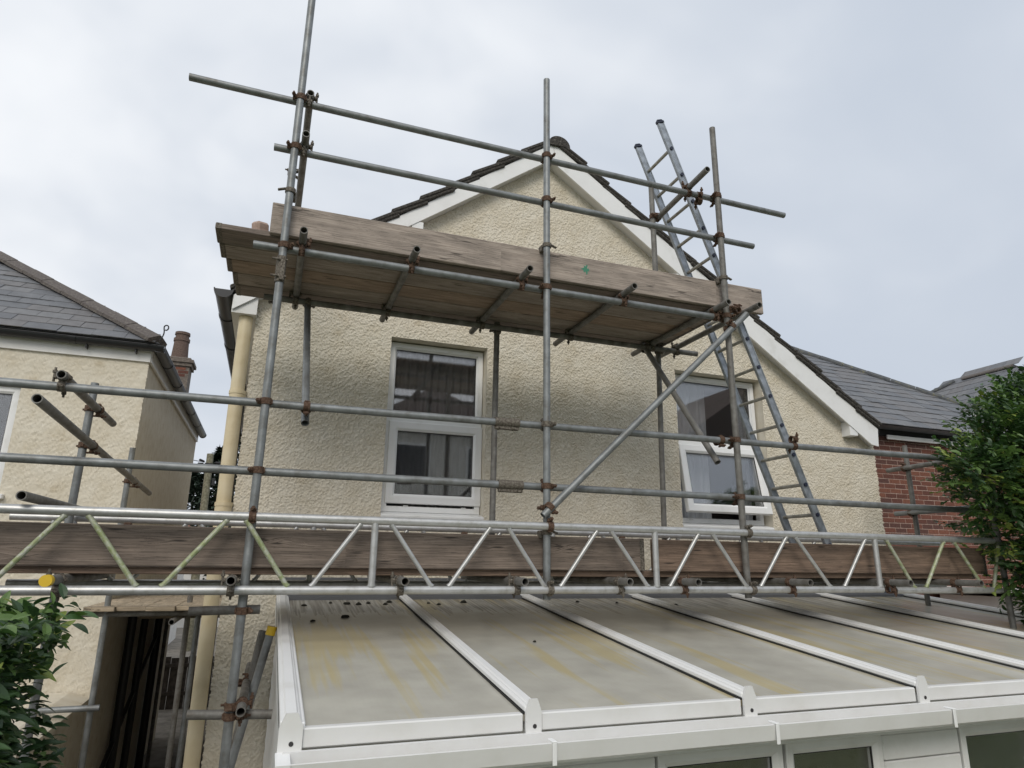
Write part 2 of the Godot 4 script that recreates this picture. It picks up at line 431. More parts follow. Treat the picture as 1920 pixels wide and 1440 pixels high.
# p on the first tube's axis, d1 and d2 the directions of the two tubes, off from the first towards the second
func coupler(parent: Node3D, p: Vector3, d1: Vector3, d2: Vector3, off: Vector3, rusty := true, turn := 1.0) -> void:
	var mb := MB.new()
	off = off.normalized()
	var q := p + off * 0.052
	for e in [[p, d1.normalized(), 1.0], [q, d2.normalized(), -1.0]]:
		var c: Vector3 = e[0]
		var d: Vector3 = e[1]
		mb.tube(c - d * 0.019, c + d * 0.019, 0.0305, 0.0246, 12)
		var f: Vector3 = off.cross(d).normalized() * turn * e[2]
		var o2: Vector3 = off * e[2]
		mb.box(Transform3D(basis_x(d, f), c + f * 0.038), Vector3(0.034, 0.018, 0.024), 0.004)
		mb.box(Transform3D(basis_x(d, f), c - f * 0.032), Vector3(0.03, 0.01, 0.02), 0.003)
		var b0: Vector3 = c + f * 0.046
		mb.tube(b0 - o2 * 0.05, b0 + o2 * 0.028, 0.0065, 0.0, 8)
		mb.tube(b0 - o2 * 0.034, b0 - o2 * 0.02, 0.0125, 0.0, 6)
	mb.tube(p + off * 0.018, q - off * 0.018, 0.019, 0.0, 8)
	part(parent, "coupler", mb, M.rust if rusty else M.steel)

# band that holds a toe board or joins two tube ends
func sleeve(parent: Node3D, p: Vector3, d: Vector3, l: float, down: Vector3, m: Material) -> void:
	var mb := MB.new()
	d = d.normalized()
	mb.tube(p - d * l * 0.5, p + d * l * 0.5, 0.0315, 0.0246, 14)
	mb.box(Transform3D(basis_x(d, down), p + down * 0.036), Vector3(l * 0.96, 0.024, 0.03), 0.004)
	for s in [-0.3, 0.3]:
		var b: Vector3 = p + d * l * s + down * 0.04
		var k := d.cross(down).normalized()
		mb.tube(b - k * 0.03, b + k * 0.03, 0.008, 0.0, 6)
	part(parent, "sleeve_coupler", mb, m)

func toe_clip(parent: Node3D, p: Vector3, side: float) -> void:
	var mb := MB.new()
	mb.tube(p - Vector3(0, 0.014, 0), p + Vector3(0, 0.014, 0), 0.033, 0.0246, 12)
	mb.box(Transform3D(Basis(Vector3.FORWARD, 0.35 * side), p + Vector3(side * 0.052, 0.004, 0)), Vector3(0.05, 0.012, 0.02), 0.003)
	mb.box(Transform3D(Basis(), p + Vector3(-side * 0.02, -0.012, -0.05)), Vector3(0.03, 0.05, 0.06), 0.004)
	part(parent, "toe_board_clip", mb, M.steel)

func board(called: String, label: String, category: String, group: String, c: Vector3, size: Vector3, m: Material, turn := 0.0, bands := true) -> Node3D:
	var o := thing(called, label, category, group, c - Vector3(0, size.y * 0.5, 0))
	var x := Transform3D(Basis(Vector3.UP, turn), c)
	var mb := MB.new()
	mb.box(x, size, 0.004, Vector2(rng.randf() * 9.0, rng.randf() * 3.0))
	part(o, "plank", mb, m)
	if bands:
		for s in [-1.0, 1.0]:
			var e := MB.new()
			var w := 0.032
			var xx: float = s * (size.x * 0.5 - 0.07)
			for q in [Vector3(0, size.y * 0.5 + 0.0008, 0), Vector3(0, -size.y * 0.5 - 0.0008, 0)]:
				e.box(Transform3D(x.basis, x * (Vector3(xx + s * 0.05, 0, 0) + q)), Vector3(w, 0.0014, size.z * 0.98), 0.0)
			for q in [Vector3(0, 0, size.z * 0.5 + 0.0008), Vector3(0, 0, -size.z * 0.5 - 0.0008)]:
				e.box(Transform3D(x.basis, x * (Vector3(xx + s * 0.05, 0, 0) + q)), Vector3(w, size.y * 0.98, 0.0014), 0.0)
			part(o, "end_band", e, M.steel)
	return o

func lattice_beam(parent: Node3D, z: float, x0: float, x1: float, ytop: float, ybot: float, tops: Array, bots: Array, posts: Array, mossy_to: float) -> MeshInstance3D:
	var b := MB.new()
	b.tube(Vector3(x0, ytop, z), Vector3(x1, ytop, z), TR, TR - 0.005, 18)
	var o := part(parent, "lattice_beam", b, M.alu)
	var c := MB.new()
	c.tube(Vector3(x0 + 0.05, ybot, z), Vector3(x1, ybot, z), TR, TR - 0.005, 18)
	part(o, "chord", c, M.alu)
	for i in tops.size():
		var a := Vector3(tops[i], ytop - 0.014, z)
		var e := Vector3(bots[i], ybot + 0.014, z)
		var q := MB.new()
		q.tube(a, e, 0.0135, 0.0, 12)
		# weld collars
		var d := (e - a).normalized()
		q.tube(a + d * 0.008, a + d * 0.02, 0.019, 0.0, 12, 0.0145)
		q.tube(e - d * 0.02, e - d * 0.006, 0.0145, 0.0, 12, 0.02)
		part(o, "diagonal", q, M.alu_moss if tops[i] < mossy_to else M.alu)
	for x in posts:
		var q := MB.new()
		q.tube(Vector3(x, ytop - 0.012, z), Vector3(x, ybot + 0.012, z), 0.0205, 0.0, 14)
		q.tube(Vector3(x, ybot + 0.02, z), Vector3(x, ybot + 0.032, z), 0.027, 0.0, 14, 0.021)
		part(o, "post", q, M.alu)
	return o

func build_scaffold() -> void:
	var s := thing("scaffold", "grey tube scaffold with lattice beams and two lifts standing against the cream gable", "scaffold", "", Vector3(1.7, 0, 1.2))
	var X := Vector3.RIGHT
	var Y := Vector3.UP
	var Z := Vector3.BACK
	var g: Material = M.galv
	var old: Material = M.galv_old
	# standards, outer row z 1.7
	var xa := -0.085
	var a := pipe(s, "standard", Vector3(xa - 0.012, 0.02, 1.7), Vector3(xa, 6.95, 1.7), g)
	var b := pipe(s, "standard", Vector3(1.68, 2.575, 1.7), Vector3(1.682, 6.42, 1.7), g)
	var c := pipe(s, "standard", Vector3(3.212, 2.575, 1.7), Vector3(3.207, 6.385, 1.7), old)
	var d := pipe(s, "standard", Vector3(5.83, 0.02, 1.7), Vector3(5.82, 4.13, 1.7), old)
	# inner row z 0.65
	var a2 := pipe(s, "standard", Vector3(-0.125, 0.02, 0.65), Vector3(-0.115, 5.93, 0.65), old)
	var b2 := pipe(s, "standard", Vector3(1.652, 2.575, 0.65), Vector3(1.662, 4.80, 0.65), old)
	var c2 := pipe(s, "standard", Vector3(3.215, 2.575, 0.65), Vector3(3.25, 4.86, 0.65), old)
	var d2 := pipe(s, "standard", Vector3(6.23, 0.02, 0.65), Vector3(6.187, 4.03, 0.65), old)
	for p in [Vector3(xa - 0.012, 0.006, 1.7), Vector3(5.83, 0.006, 1.7), Vector3(-0.125, 0.006, 0.65), Vector3(6.23, 0.006, 0.65)]:
		var bp := MB.new()
		bp.box(Transform3D(Basis(), p), Vector3(0.15, 0.008, 0.15), 0.002)
		part(s, "base_plate", bp, M.rust)
	# spigot joint on the first standard
	var sj := MB.new()
	sj.tube(Vector3(xa - 0.006, 4.43, 1.7), Vector3(xa - 0.006, 4.60, 1.7), 0.0305, 0.0245, 14)
	sj.box(Transform3D(Basis(), Vector3(xa + 0.004, 4.515, 1.732)), Vector3(0.03, 0.16, 0.02), 0.004)
	for yy in [4.46, 4.57]:
		sj.tube(Vector3(xa - 0.06, yy, 1.735), Vector3(xa + 0.03, yy, 1.735), 0.007, 0.0, 6)
	part(a, "sleeve_coupler", sj, M.steel)
	var cp := MB.new()
	cp.tube(Vector3(5.82, 4.10, 1.7), Vector3(5.82, 4.135, 1.7), 0.0275, 0.0, 14)
	part(d, "end_cap", cp, M.upvc_dirty)
	# guard rails of the high lift
	var r1 := pipe(s, "guard_rail", Vector3(-0.765, 5.76, 1.648), Vector3(3.935, 5.735, 1.648), g)
	var r2 := pipe(s, "guard_rail", Vector3(-0.216, 5.385, 1.648), Vector3(3.572, 5.373, 1.648), g)
	for e in [[r1, 5.757, 5.747, 5.739], [r2, 5.384, 5.379, 5.374]]:
		coupler(e[0], Vector3(xa, e[1], 1.7), Y, X, -Z, true, -1.0)
		coupler(e[0], Vector3(1.682, e[2], 1.7), Y, X, -Z, true, 1.0)
		coupler(e[0], Vector3(3.209, e[3], 1.7), Y, X, -Z, true, -1.0)
	# guard rails of the low lift
	var r3 := pipe(s, "guard_rail", Vector3(-2.3, 3.672, 1.648), Vector3(1.33, 3.69, 1.648), g)
	pipe(r3, "joined_tube", Vector3(1.50, 3.691, 1.648), Vector3(5.56, 3.708, 1.648), g)
	sleeve(r3, Vector3(1.415, 3.691, 1.648), X, 0.17, -Y, M.steel)
	var r4 := pipe(s, "guard_rail", Vector3(-2.3, 3.285, 1.648), Vector3(1.36, 3.281, 1.648), g)
	pipe(r4, "joined_tube", Vector3(1.53, 3.281, 1.648), Vector3(5.66, 3.275, 1.648), g)
	sleeve(r4, Vector3(1.445, 3.281, 1.648), X, 0.17, -Y, M.steel)
	for e in [[r3, 3.683, 3.692, 3.699], [r4, 3.283, 3.281, 3.279]]:
		coupler(e[0], Vector3(xa - 0.004, e[1], 1.7), Y, X, -Z, true, -1.0)
		coupler(e[0], Vector3(1.681, e[2], 1.7), Y, X, -Z, e[0] == r4, 1.0)
		coupler(e[0], Vector3(3.21, e[3], 1.7), Y, X, -Z, true, -1.0)
		coupler(e[0], Vector3(5.825, e[3] + 0.004, 1.7), Y, X, -Z, true, 1.0)
	# coupler left hanging on the top rail of the low lift
	coupler(r3, Vector3(3.79, 3.7, 1.648), X, X, Y, true, 1.0)
	# ledgers of the high lift
	var l1 := pipe(s, "ledger", Vector3(-0.267, 4.681, 1.648), Vector3(3.16, 4.683, 1.648), g)
	coupler(l1, Vector3(xa, 4.681, 1.7), Y, X, -Z, true, 1.0)
	coupler(l1, Vector3(1.681, 4.682, 1.7), Y, X, -Z, true, -1.0)
	coupler(l1, Vector3(3.208, 4.683, 1.7), Y, X, -Z, true, 1.0)
	var l2 := pipe(s, "ledger", Vector3(-0.21, 4.70, 0.722), Vector3(3.62, 4.708, 0.722), old)
	coupler(l2, Vector3(-0.12, 4.70, 0.65), Y, X, Z, false, 1.0)
	coupler(l2, Vector3(1.66, 4.704, 0.65), Y, X, Z, false, 1.0)
	coupler(l2, Vector3(3.245, 4.707, 0.65), Y, X, Z, false, -1.0)
	# transoms of the high lift
	for e in [[0.02, 1.83, 0.45], [0.72, 1.83, 0.42], [1.505, 1.83, 0.41], [2.318, 1.83, 0.385], [3.135, 1.83, 0.38]]:
		var t := pipe(s, "transom", Vector3(e[0], 4.742, e[1]), Vector3(e[0], 4.75, e[2]), old)
		coupler(t, Vector3(e[0] + 0.001, 4.682, 1.648), X, Z, Y, true, -1.0)
		coupler(t, Vector3(e[0], 4.703, 0.722), X, Z, Y, false, 1.0)
	var t5 := pipe(s, "transom", Vector3(3.40, 4.745, 1.86), Vector3(3.40, 4.745, 0.36), old)
	coupler(t5, Vector3(3.40, 4.70, 0.722), X, Z, Y, false, 1.0)
	coupler(t5, Vector3(3.26, 4.745, 1.70), Y, Z, X, true, 1.0)
	# end guard rails beside the first standard
	for e in [[5.812, 1.70], [5.437, 1.79]]:
		var t := pipe(s, "guard_rail", Vector3(-0.028, e[0], e[1]), Vector3(-0.04, e[0], 0.48), old)
		coupler(t, Vector3(-0.03, e[0] - 0.052, 1.648), X, Z, Y, false, -1.0)
		coupler(t, Vector3(-0.115, e[0], 0.65), Y, Z, X, false, 1.0)
	# ladder gate: short post and hand rail
	var pu := pipe(s, "standard", Vector3(2.95, 4.80, 1.13), Vector3(2.945, 6.12, 1.13), old)
	var hr := pipe(s, "guard_rail", Vector3(2.95, 5.79, 1.93), Vector3(3.0, 5.79, 1.10), old)
	coupler(hr, Vector3(2.96, 5.738, 1.648), X, Z, Y, true, 1.0)
	coupler(hr, Vector3(2.947, 5.79, 1.13), Y, Z, X, true, 1.0)
	coupler(r1, Vector3(3.06, 5.739, 1.648), X, X, -Y, true, 1.0)
	coupler(pu, Vector3(2.95, 4.9, 1.13), Y, Y, X, false, 1.0)
	# braces
	var br := pipe(s, "brace", Vector3(1.632, 3.085, 1.755), Vector3(3.355, 4.70, 1.755), g)
	var bd := Vector3(1.723, 1.615, 0).normalized()
	coupler(br, Vector3(1.681, 3.14, 1.7), Y, bd, Z, true, 1.0)
	coupler(br, Vector3(3.21, 4.575, 1.7), Y, bd, Z, true, -1.0)
	var k1 := pipe(s, "brace", Vector3(0.108, 4.74, 0.66), Vector3(0.143, 3.595, 1.585), g)
	coupler(k1, Vector3(0.11, 4.70, 0.722), X, Vector3(0.02, -1, 0.8), -Z, false, 1.0)
	coupler(k1, Vector3(0.141, 3.684, 1.648), X, Vector3(0.03, -1, 0.8), -Z, true, 1.0)
	var k2 := pipe(s, "brace", Vector3(3.077, 4.76, 0.66), Vector3(3.119, 3.54, 1.585), old)
	coupler(k2, Vector3(3.08, 4.706, 0.722), X, Vector3(0.03, -1, 0.78), -Z, false, 1.0)
	coupler(k2, Vector3(3.112, 3.699, 1.648), X, Vector3(0.03, -1, 0.78), -Z, true, 1.0)
	# toe board clips
	toe_clip(a, Vector3(xa, 5.06, 1.7), -1.0)
	toe_clip(b, Vector3(1.682, 5.005, 1.7), 1.0)
	toe_clip(c, Vector3(3.208, 5.005, 1.7), 1.0)
	toe_clip(b, Vector3(1.68, 2.985, 1.7), 1.0)
	# lattice beams of the low lift
	var tops := [-0.967, -0.873, -0.21, -0.124, 0.501, 0.671, 1.285, 1.397, 2.016, 2.113, 2.794, 2.904, 3.548, 3.62, 4.295, 4.50, 5.118, 5.226]
	var bots := [-1.24, -0.602, -0.493, 0.129, 0.247, 0.931, 1.028, 1.647, 1.748, 2.379, 2.541, 3.164, 3.277, 3.906, 4.032, 4.736, 4.848, 5.491]
	var f1 := lattice_beam(s, 1.752, -2.2, 4.40, 3.021, 2.635, tops.slice(0, 15), bots.slice(0, 15), [0.58, 2.445, 4.385], 0.25)
	var f2 := lattice_beam(s, 1.752, 4.48, 5.68, 3.021, 2.628, tops.slice(15), bots.slice(15), [], 5.3)
	var jn := MB.new()
	jn.tube(Vector3(4.39, 3.021, 1.752), Vector3(4.5, 3.021, 1.752), TR - 0.001, 0.0, 14)
	part(f1, "joint_pin", jn, M.alu)
	pipe(f2, "diagonal", Vector3(5.60, 2.642, 1.752), Vector3(5.74, 2.98, 1.752), M.alu_moss, 0.0135)
	var iv := 0.31
	var t2 := []
	var b2s := []
	for i in tops.size():
		t2.append(tops[i] - iv); b2s.append(bots[i] - iv)
	lattice_beam(s, 0.705, -1.52, 6.40, 3.035, 2.635, t2, b2s, [0.3, 2.15], -5.0)
	coupler(f1, Vector3(xa - 0.005, 3.021, 1.7), Y, X, Z, true, -1.0)
	coupler(f1, Vector3(1.68, 3.021, 1.7), Y, X, Z, true, -1.0)
	coupler(f1, Vector3(3.211, 3.021, 1.7), Y, X, Z, false, -1.0)
	coupler(f1, Vector3(1.68, 2.635, 1.7), Y, X, Z, false, -1.0)
	coupler(f1, Vector3(3.211, 2.635, 1.7), Y, X, Z, false, -1.0)
	for x in [-0.86, 1.4, 2.75]:
		var hb := MB.new()
		hb.box(Transform3D(Basis(), Vector3(x, 2.985, 0.755)), Vector3(0.045, 0.06, 0.04), 0.006)
		part(s, "clamp_block", hb, M.rust)
	# transoms of the low lift rest on the beams
	for e in [[-0.948, 1.95], [-0.157, 1.88], [0.743, 1.9], [1.458, 1.9], [2.167, 1.89], [2.646, 1.93], [3.539, 1.95], [4.479, 1.94], [5.169, 1.97]]:
		var t := pipe(s, "transom", Vector3(e[0], 2.687, e[1]), Vector3(e[0], 2.687, 0.56), old)
		coupler(t, Vector3(e[0], 2.635, 1.752), X, Z, Y, e[0] > 2.5, 1.0 if e[0] < 2.0 else -1.0)
		if e[0] < -0.9:
			var yc := MB.new()
			yc.tube(Vector3(e[0], 2.687, 1.93), Vector3(e[0], 2.687, 1.972), 0.0275, 0.0, 16)
			part(t, "end_cap", yc, M.yellow_cap)
	# tubes that return along the neighbour's wall
	var q1 := pipe(s, "tie_tube", Vector3(-1.12, 3.732, 1.71), Vector3(-1.142, 3.732, 0.285), old)
	var e1 := pipe(s, "standard", Vector3(-1.196, 0.02, 0.80), Vector3(-1.176, 3.905, 0.80), g)
	coupler(q1, Vector3(-1.121, 3.68, 1.648), X, Z, Y, false, 1.0)
	coupler(q1, Vector3(-1.18, 3.732, 0.80), Y, Z, X, true, -1.0)
	var q2 := pipe(s, "tie_tube", Vector3(-1.10, 3.522, 2.06), Vector3(-1.17, 3.42, -1.86), old)
	var e2 := pipe(s, "standard", Vector3(-1.205, 0.02, -0.95), Vector3(-1.215, 3.74, -0.95), g)
	coupler(q2, Vector3(-1.178, 3.49, 0.80), Y, Z, X, true, -1.0)
	coupler(q2, Vector3(-1.212, 3.443, -0.95), Y, Z, X, true, -1.0)
	pipe(s, "tie_tube", Vector3(-1.152, 3.082, 1.83), Vector3(-1.11, 3.082, -0.6), old)
	# tubes under the low lift at the mouth of the passage
	var w1 := pipe(s, "ledger", Vector3(-0.36, 2.522, 1.60), Vector3(0.0, 2.528, 1.60), M.galv_old)
	coupler(w1, Vector3(xa - 0.006, 2.528, 1.7), Y, X, -Z, true, 1.0)
	var w2 := pipe(s, "ledger", Vector3(-0.30, 2.02, 1.648), Vector3(0.115, 2.0, 1.648), old)
	coupler(w2, Vector3(xa - 0.008, 2.012, 1.7), Y, X, -Z, true, 1.0)
	var w3 := pipe(s, "transom", Vector3(-0.04, 2.062, 1.87), Vector3(-0.03, 2.062, 0.3), old)
	coupler(w3, Vector3(-0.04, 2.01, 1.648), X, Z, Y, true, -1.0)
	coupler(w3, Vector3(xa - 0.008, 2.062, 1.72), Y, Z, X, true, -1.0)
	var w4 := pipe(s, "brace", Vector3(0.075, 2.372, 1.2), Vector3(-0.40, 0.02, 1.2), g)
	var yc2 := MB.new()
	var wd := Vector3(0.475, 2.352, 0).normalized()
	yc2.tube(Vector3(0.075, 2.372, 1.2) - wd * 0.02, Vector3(0.075, 2.372, 1.2) + wd * 0.03, 0.0285, 0.0, 16)
	part(w4, "end_cap", yc2, M.yellow_cap)
	var w5 := pipe(s, "brace", Vector3(0.03, 2.36, 1.0), Vector3(-0.30, 0.02, 1.0), M.galv_old)
	coupler(w5, Vector3(-0.035, 2.062, 1.0), Z, Vector3(0.14, 1, 0), -X, true, 1.0)
	# standards and ledgers along the passage
	for e in [[-0.62, -1.35, 2.46], [-0.50, -2.6, 2.34], [-0.42, -1.9, 2.34], [-0.60, -4.3, 2.34], [-1.22, -5.25, 2.34], [-0.5, -7.95, 2.34]]:
		pipe(s, "standard", Vector3(e[0], 0.02, e[1]), Vector3(e[0], e[2], e[1]), M.galv_old)
	pipe(s, "ledger", Vector3(-1.60, 2.335, -0.95), Vector3(-0.30, 2.335, -0.95), M.galv_old)
	for zz in [-4.25, -5.2, -7.9]:
		pipe(s, "ledger", Vector3(-1.36, 2.335, zz), Vector3(-0.29, 2.335, zz), M.galv_old)
	pipe(s, "ledger", Vector3(-1.9, 1.62, -0.90), Vector3(-1.14, 1.62, -0.90), g)
	pipe(s, "standard", Vector3(-0.47, 0.02, -1.15), Vector3(-0.45, 2.9, -1.15), old)
	pipe(s, "standard", Vector3(-0.56, 0.02, -1.6), Vector3(-0.55, 2.34, -1.6), g)
	pipe(s, "tie_tube", Vector3(-0.68, 2.28, -0.7), Vector3(-0.66, 2.28, -4.4), M.galv_old)
	# tubes in front of the brick house
	var d3 := pipe(s, "tie_tube", Vector3(6.137, 3.79, 0.45), Vector3(6.10, 3.80, 1.95), old)
	coupler(d3, Vector3(6.19, 3.79, 0.65), Y, Z, -X, true, -1.0)
	var d4 := pipe(s, "tie_tube", Vector3(6.145, 3.335, 0.47), Vector3(6.10, 3.345, 1.95), g)
	coupler(d4, Vector3(6.198, 3.335, 0.65), Y, Z, -X, true, -1.0)

func build_boards() -> void:
	for i in 5:
		var z := 1.49 - 0.2255 * i
		var ends := [-0.02, -0.01, 0.02, 0.05, 0.06]
		board("scaffold_board", "grey-brown board in the high platform, %s" % ["first in from its toe board", "second in from its toe board", "middle one of five", "fourth in from its toe board", "fifth, beside the gable wall"][i], "board", "boards of the high platform", Vector3(1.42 + ends[i] * 0.5, 4.793 + 0.0, z), Vector3(3.80 - ends[i], 0.038, 0.214), [M.wood_b, M.wood, M.wood_c, M.wood, M.wood_b][i])
	var tb := board("toe_board", "grey-brown toe board with a green paint mark edging the high platform", "toe board", "", Vector3(1.722, 4.889, 1.622), Vector3(3.81, 0.215, 0.036), M.wood_toe, 0.0, false)
	var eb := MB.new()
	for q in [-1.0, 1.0]:
		eb.box(Transform3D(Basis(), Vector3(1.722 + q * 1.903, 4.889, 1.622)), Vector3(0.002, 0.19, 0.03), 0.0)
	part(tb, "end_band", eb, M.steel)
	var pm := MB.new()
	var outl := PackedVector2Array()
	for i in 18:
		var r := 0.030 + 0.012 * sin(i * 2.3) + 0.006 * sin(i * 5.1)
		outl.append(Vector2(cos(TAU * i / 18.0) * r * 0.85, sin(TAU * i / 18.0) * r))
	pm.prism(Vector3(2.02, 4.903, 1.6402), Vector3.RIGHT, Vector3.UP, outl, Vector3(0, 0, 0.001))
	part(tb, "paint_mark", pm, M.paint_green)
	# low lift
	for i in 4:
		board("scaffold_board", "brown board in the low walkway behind the lattice beam, %s from its toe boards" % ["first", "second", "third", "fourth"][i], "board", "boards of the low walkway", Vector3(1.95, 2.731, 1.50 - 0.2265 * i), Vector3(7.3, 0.038, 0.223), M.wood_dark if i > 0 else M.wood_red)
	board("toe_board", "long dark brown toe board behind the mossy stretch of lattice beam", "toe board", "", Vector3(0.40, 2.858, 1.627), Vector3(4.05, 0.212, 0.036), M.wood_dark, 0.0)
	board("toe_board", "reddish brown toe board below the foot of the ladder", "toe board", "", Vector3(4.10, 2.856, 1.629), Vector3(3.22, 0.212, 0.036), M.wood_red, 0.0)
	# boards in the passage
	for k in 2:
		for i in 5:
			board("scaffold_board", ("pale board over the mouth of the passage, %s from the hip-roofed house" if k == 0 else "pale board deeper along the passage, %s from the hip-roofed house") % ["first", "second", "third", "fourth", "fifth"][i], "board", "boards over the passage", Vector3(-1.245 + 0.226 * i, 2.379, -2.66 - 3.72 * k - 0.05 * (i % 2)), Vector3(3.68, 0.038, 0.223), M.wood_new, PI / 2)
	board("scaffold_board", "pale board fixed on edge under the boards over the passage", "board", "", Vector3(-0.83, 2.235, -3.1), Vector3(0.95, 0.215, 0.038), M.wood_new, 0.0, false)
	# piece of brick left on the platform
	var bk := MB.new()
	bk.box(Transform3D(Basis(Vector3(0.3, 1, 0.2).normalized(), 0.7), Vector3(-0.245, 4.852, 1.535)), Vector3(0.09, 0.072, 0.08), 0.014)
	var o := part(self, "brick_piece", bk, M.mortar)
	tag(o, "broken brick piece left on the end of the high platform", "brick")

func build_ladder() -> void:
	var o := thing("ladder", "grey aluminium ladder leaning from the low walkway up past the high platform", "ladder", "", Vector3(4.29, 2.75, 1.27))
	var foot := Vector2(4.298, 2.755)
	var top := Vector2(2.857, 6.515)
	var d := (top - foot)
	var l := d.length()
	var u := Vector3(d.x, d.y, 0) / l
	var across := Vector3(u.y, -u.x, 0)
	for z in [1.455, 1.085]:
		var mb := MB.new()
		var c := Vector3((foot.x + top.x) * 0.5, (foot.y + top.y) * 0.5, z)
		mb.box(Transform3D(Basis(u, Vector3.BACK.cross(u), Vector3.BACK), c), Vector3(l, 0.066, 0.022), 0.004)
		# raised lips of the extrusion
		for s in [-1.0, 1.0]:
			mb.box(Transform3D(Basis(u, Vector3.BACK.cross(u), Vector3.BACK), c + across * 0.026 * s + Vector3(0, 0, 0.0)), Vector3(l - 0.01, 0.012, 0.031), 0.003)
		part(o, "stile", mb, M.ladder)
		var cp := MB.new()
		var t := Vector3(top.x, top.y, z)
		cp.box(Transform3D(Basis(u, Vector3.BACK.cross(u), Vector3.BACK), t + u * 0.004), Vector3(0.036, 0.084, 0.04), 0.012)
		cp.box(Transform3D(Basis(u, Vector3.BACK.cross(u), Vector3.BACK), t + u * 0.022), Vector3(0.02, 0.06, 0.03), 0.009)
		part(o, "end_cap", cp, M.rivet)
		var ft := MB.new()
		ft.box(Transform3D(Basis(u, Vector3.BACK.cross(u), Vector3.BACK), Vector3(foot.x, foot.y, z) + u * 0.022), Vector3(0.04, 0.078, 0.036), 0.006)
		part(o, "foot", ft, M.rivet)
	for i in 15:
		var s := 0.22 + 0.2535 * i
		var p := Vector3(foot.x, foot.y, 0) + u * s
		var mb := MB.new()
		var bs := Basis(Vector3.BACK, across, Vector3.BACK.cross(across))
		mb.box(Transform3D(bs, p + Vector3(0, 0, 1.27)), Vector3(0.37, 0.028, 0.026), 0.008)
		var r := part(o, "rung", mb, M.rung)
		for z in [1.475, 1.068]:
			var rv := MB.new()
			rv.tube(p + Vector3(0, 0, z - 0.004), p + Vector3(0, 0, z + 0.004), 0.016, 0.0, 12)
			part(r, "rivet", rv, M.rivet)

# ---------------------------------------------------------------- walls
var lump_a: FastNoiseLite
var lump_b: FastNoiseLite
var lump_c: FastNoiseLite

func lump(x: float, y: float) -> float:
	# thrown pebbly render: rounded grains with sharp gaps between them
	var a := clampf(-lump_a.get_noise_2d(x, y * 1.12), 0.0, 1.0)
	return 0.0108 * sqrt(a) * (1.0 + 0.5 * lump_b.get_noise_2d(x, y * 1.12)) + 0.0022 * lump_c.get_noise_2d(x, y)

func steps(a: float, b: float, st: float, snaps: Array) -> PackedFloat32Array:
	var out := PackedFloat32Array()
	var marks := [a]
	for q in snaps:
		if q > a + 0.001 and q < b - 0.001:
			marks.append(q)
	marks.append(b)
	for i in marks.size() - 1:
		var k := maxi(1, int(round((marks[i + 1] - marks[i]) / st)))
		for j in k:
			out.append(lerpf(marks[i], marks[i + 1], float(j) / k))
	out.append(b)
	return out

func rough_wall(xs: PackedFloat32Array, ys: PackedFloat32Array, z: float, keep: Callable) -> ArrayMesh:
	var nx := xs.size()
	var ny := ys.size()
	var h := PackedFloat32Array()
	h.resize(nx * ny)
	for j in ny:
		for i in nx:
			h[j * nx + i] = lump(xs[i], ys[j])
	var v := PackedVector3Array()
	var n := PackedVector3Array()
	v.resize(nx * ny)
	n.resize(nx * ny)
	for j in ny:
		var j0 := maxi(j - 1, 0)
		var j1 := mini(j + 1, ny - 1)
		for i in nx:
			var i0 := maxi(i - 1, 0)
			var i1 := mini(i + 1, nx - 1)
			var k := j * nx + i
			var ox := -h[k] if i == 0 else (h[k] if i == nx - 1 else 0.0)
			v[k] = Vector3(xs[i] + ox, ys[j], z + h[k])
			n[k] = Vector3(-(h[j * nx + i1] - h[j * nx + i0]) / (xs[i1] - xs[i0]), -(h[j1 * nx + i] - h[j0 * nx + i]) / (ys[j1] - ys[j0]), 1.0).normalized()
	var idx := PackedInt32Array()
	for j in ny - 1:
		var cy := (ys[j] + ys[j + 1]) * 0.5
		for i in nx - 1:
			if not keep.call((xs[i] + xs[i + 1]) * 0.5, cy):
				continue
			var k := j * nx + i
			idx.append_array([k, k + nx, k + 1, k + 1, k + nx, k + nx + 1])
	var ar := []
	ar.resize(Mesh.ARRAY_MAX)
	ar[Mesh.ARRAY_VERTEX] = v
	ar[Mesh.ARRAY_NORMAL] = n
	ar[Mesh.ARRAY_INDEX] = idx
	var m := ArrayMesh.new()
	m.add_surface_from_arrays(Mesh.PRIMITIVE_TRIANGLES, ar)
	return m

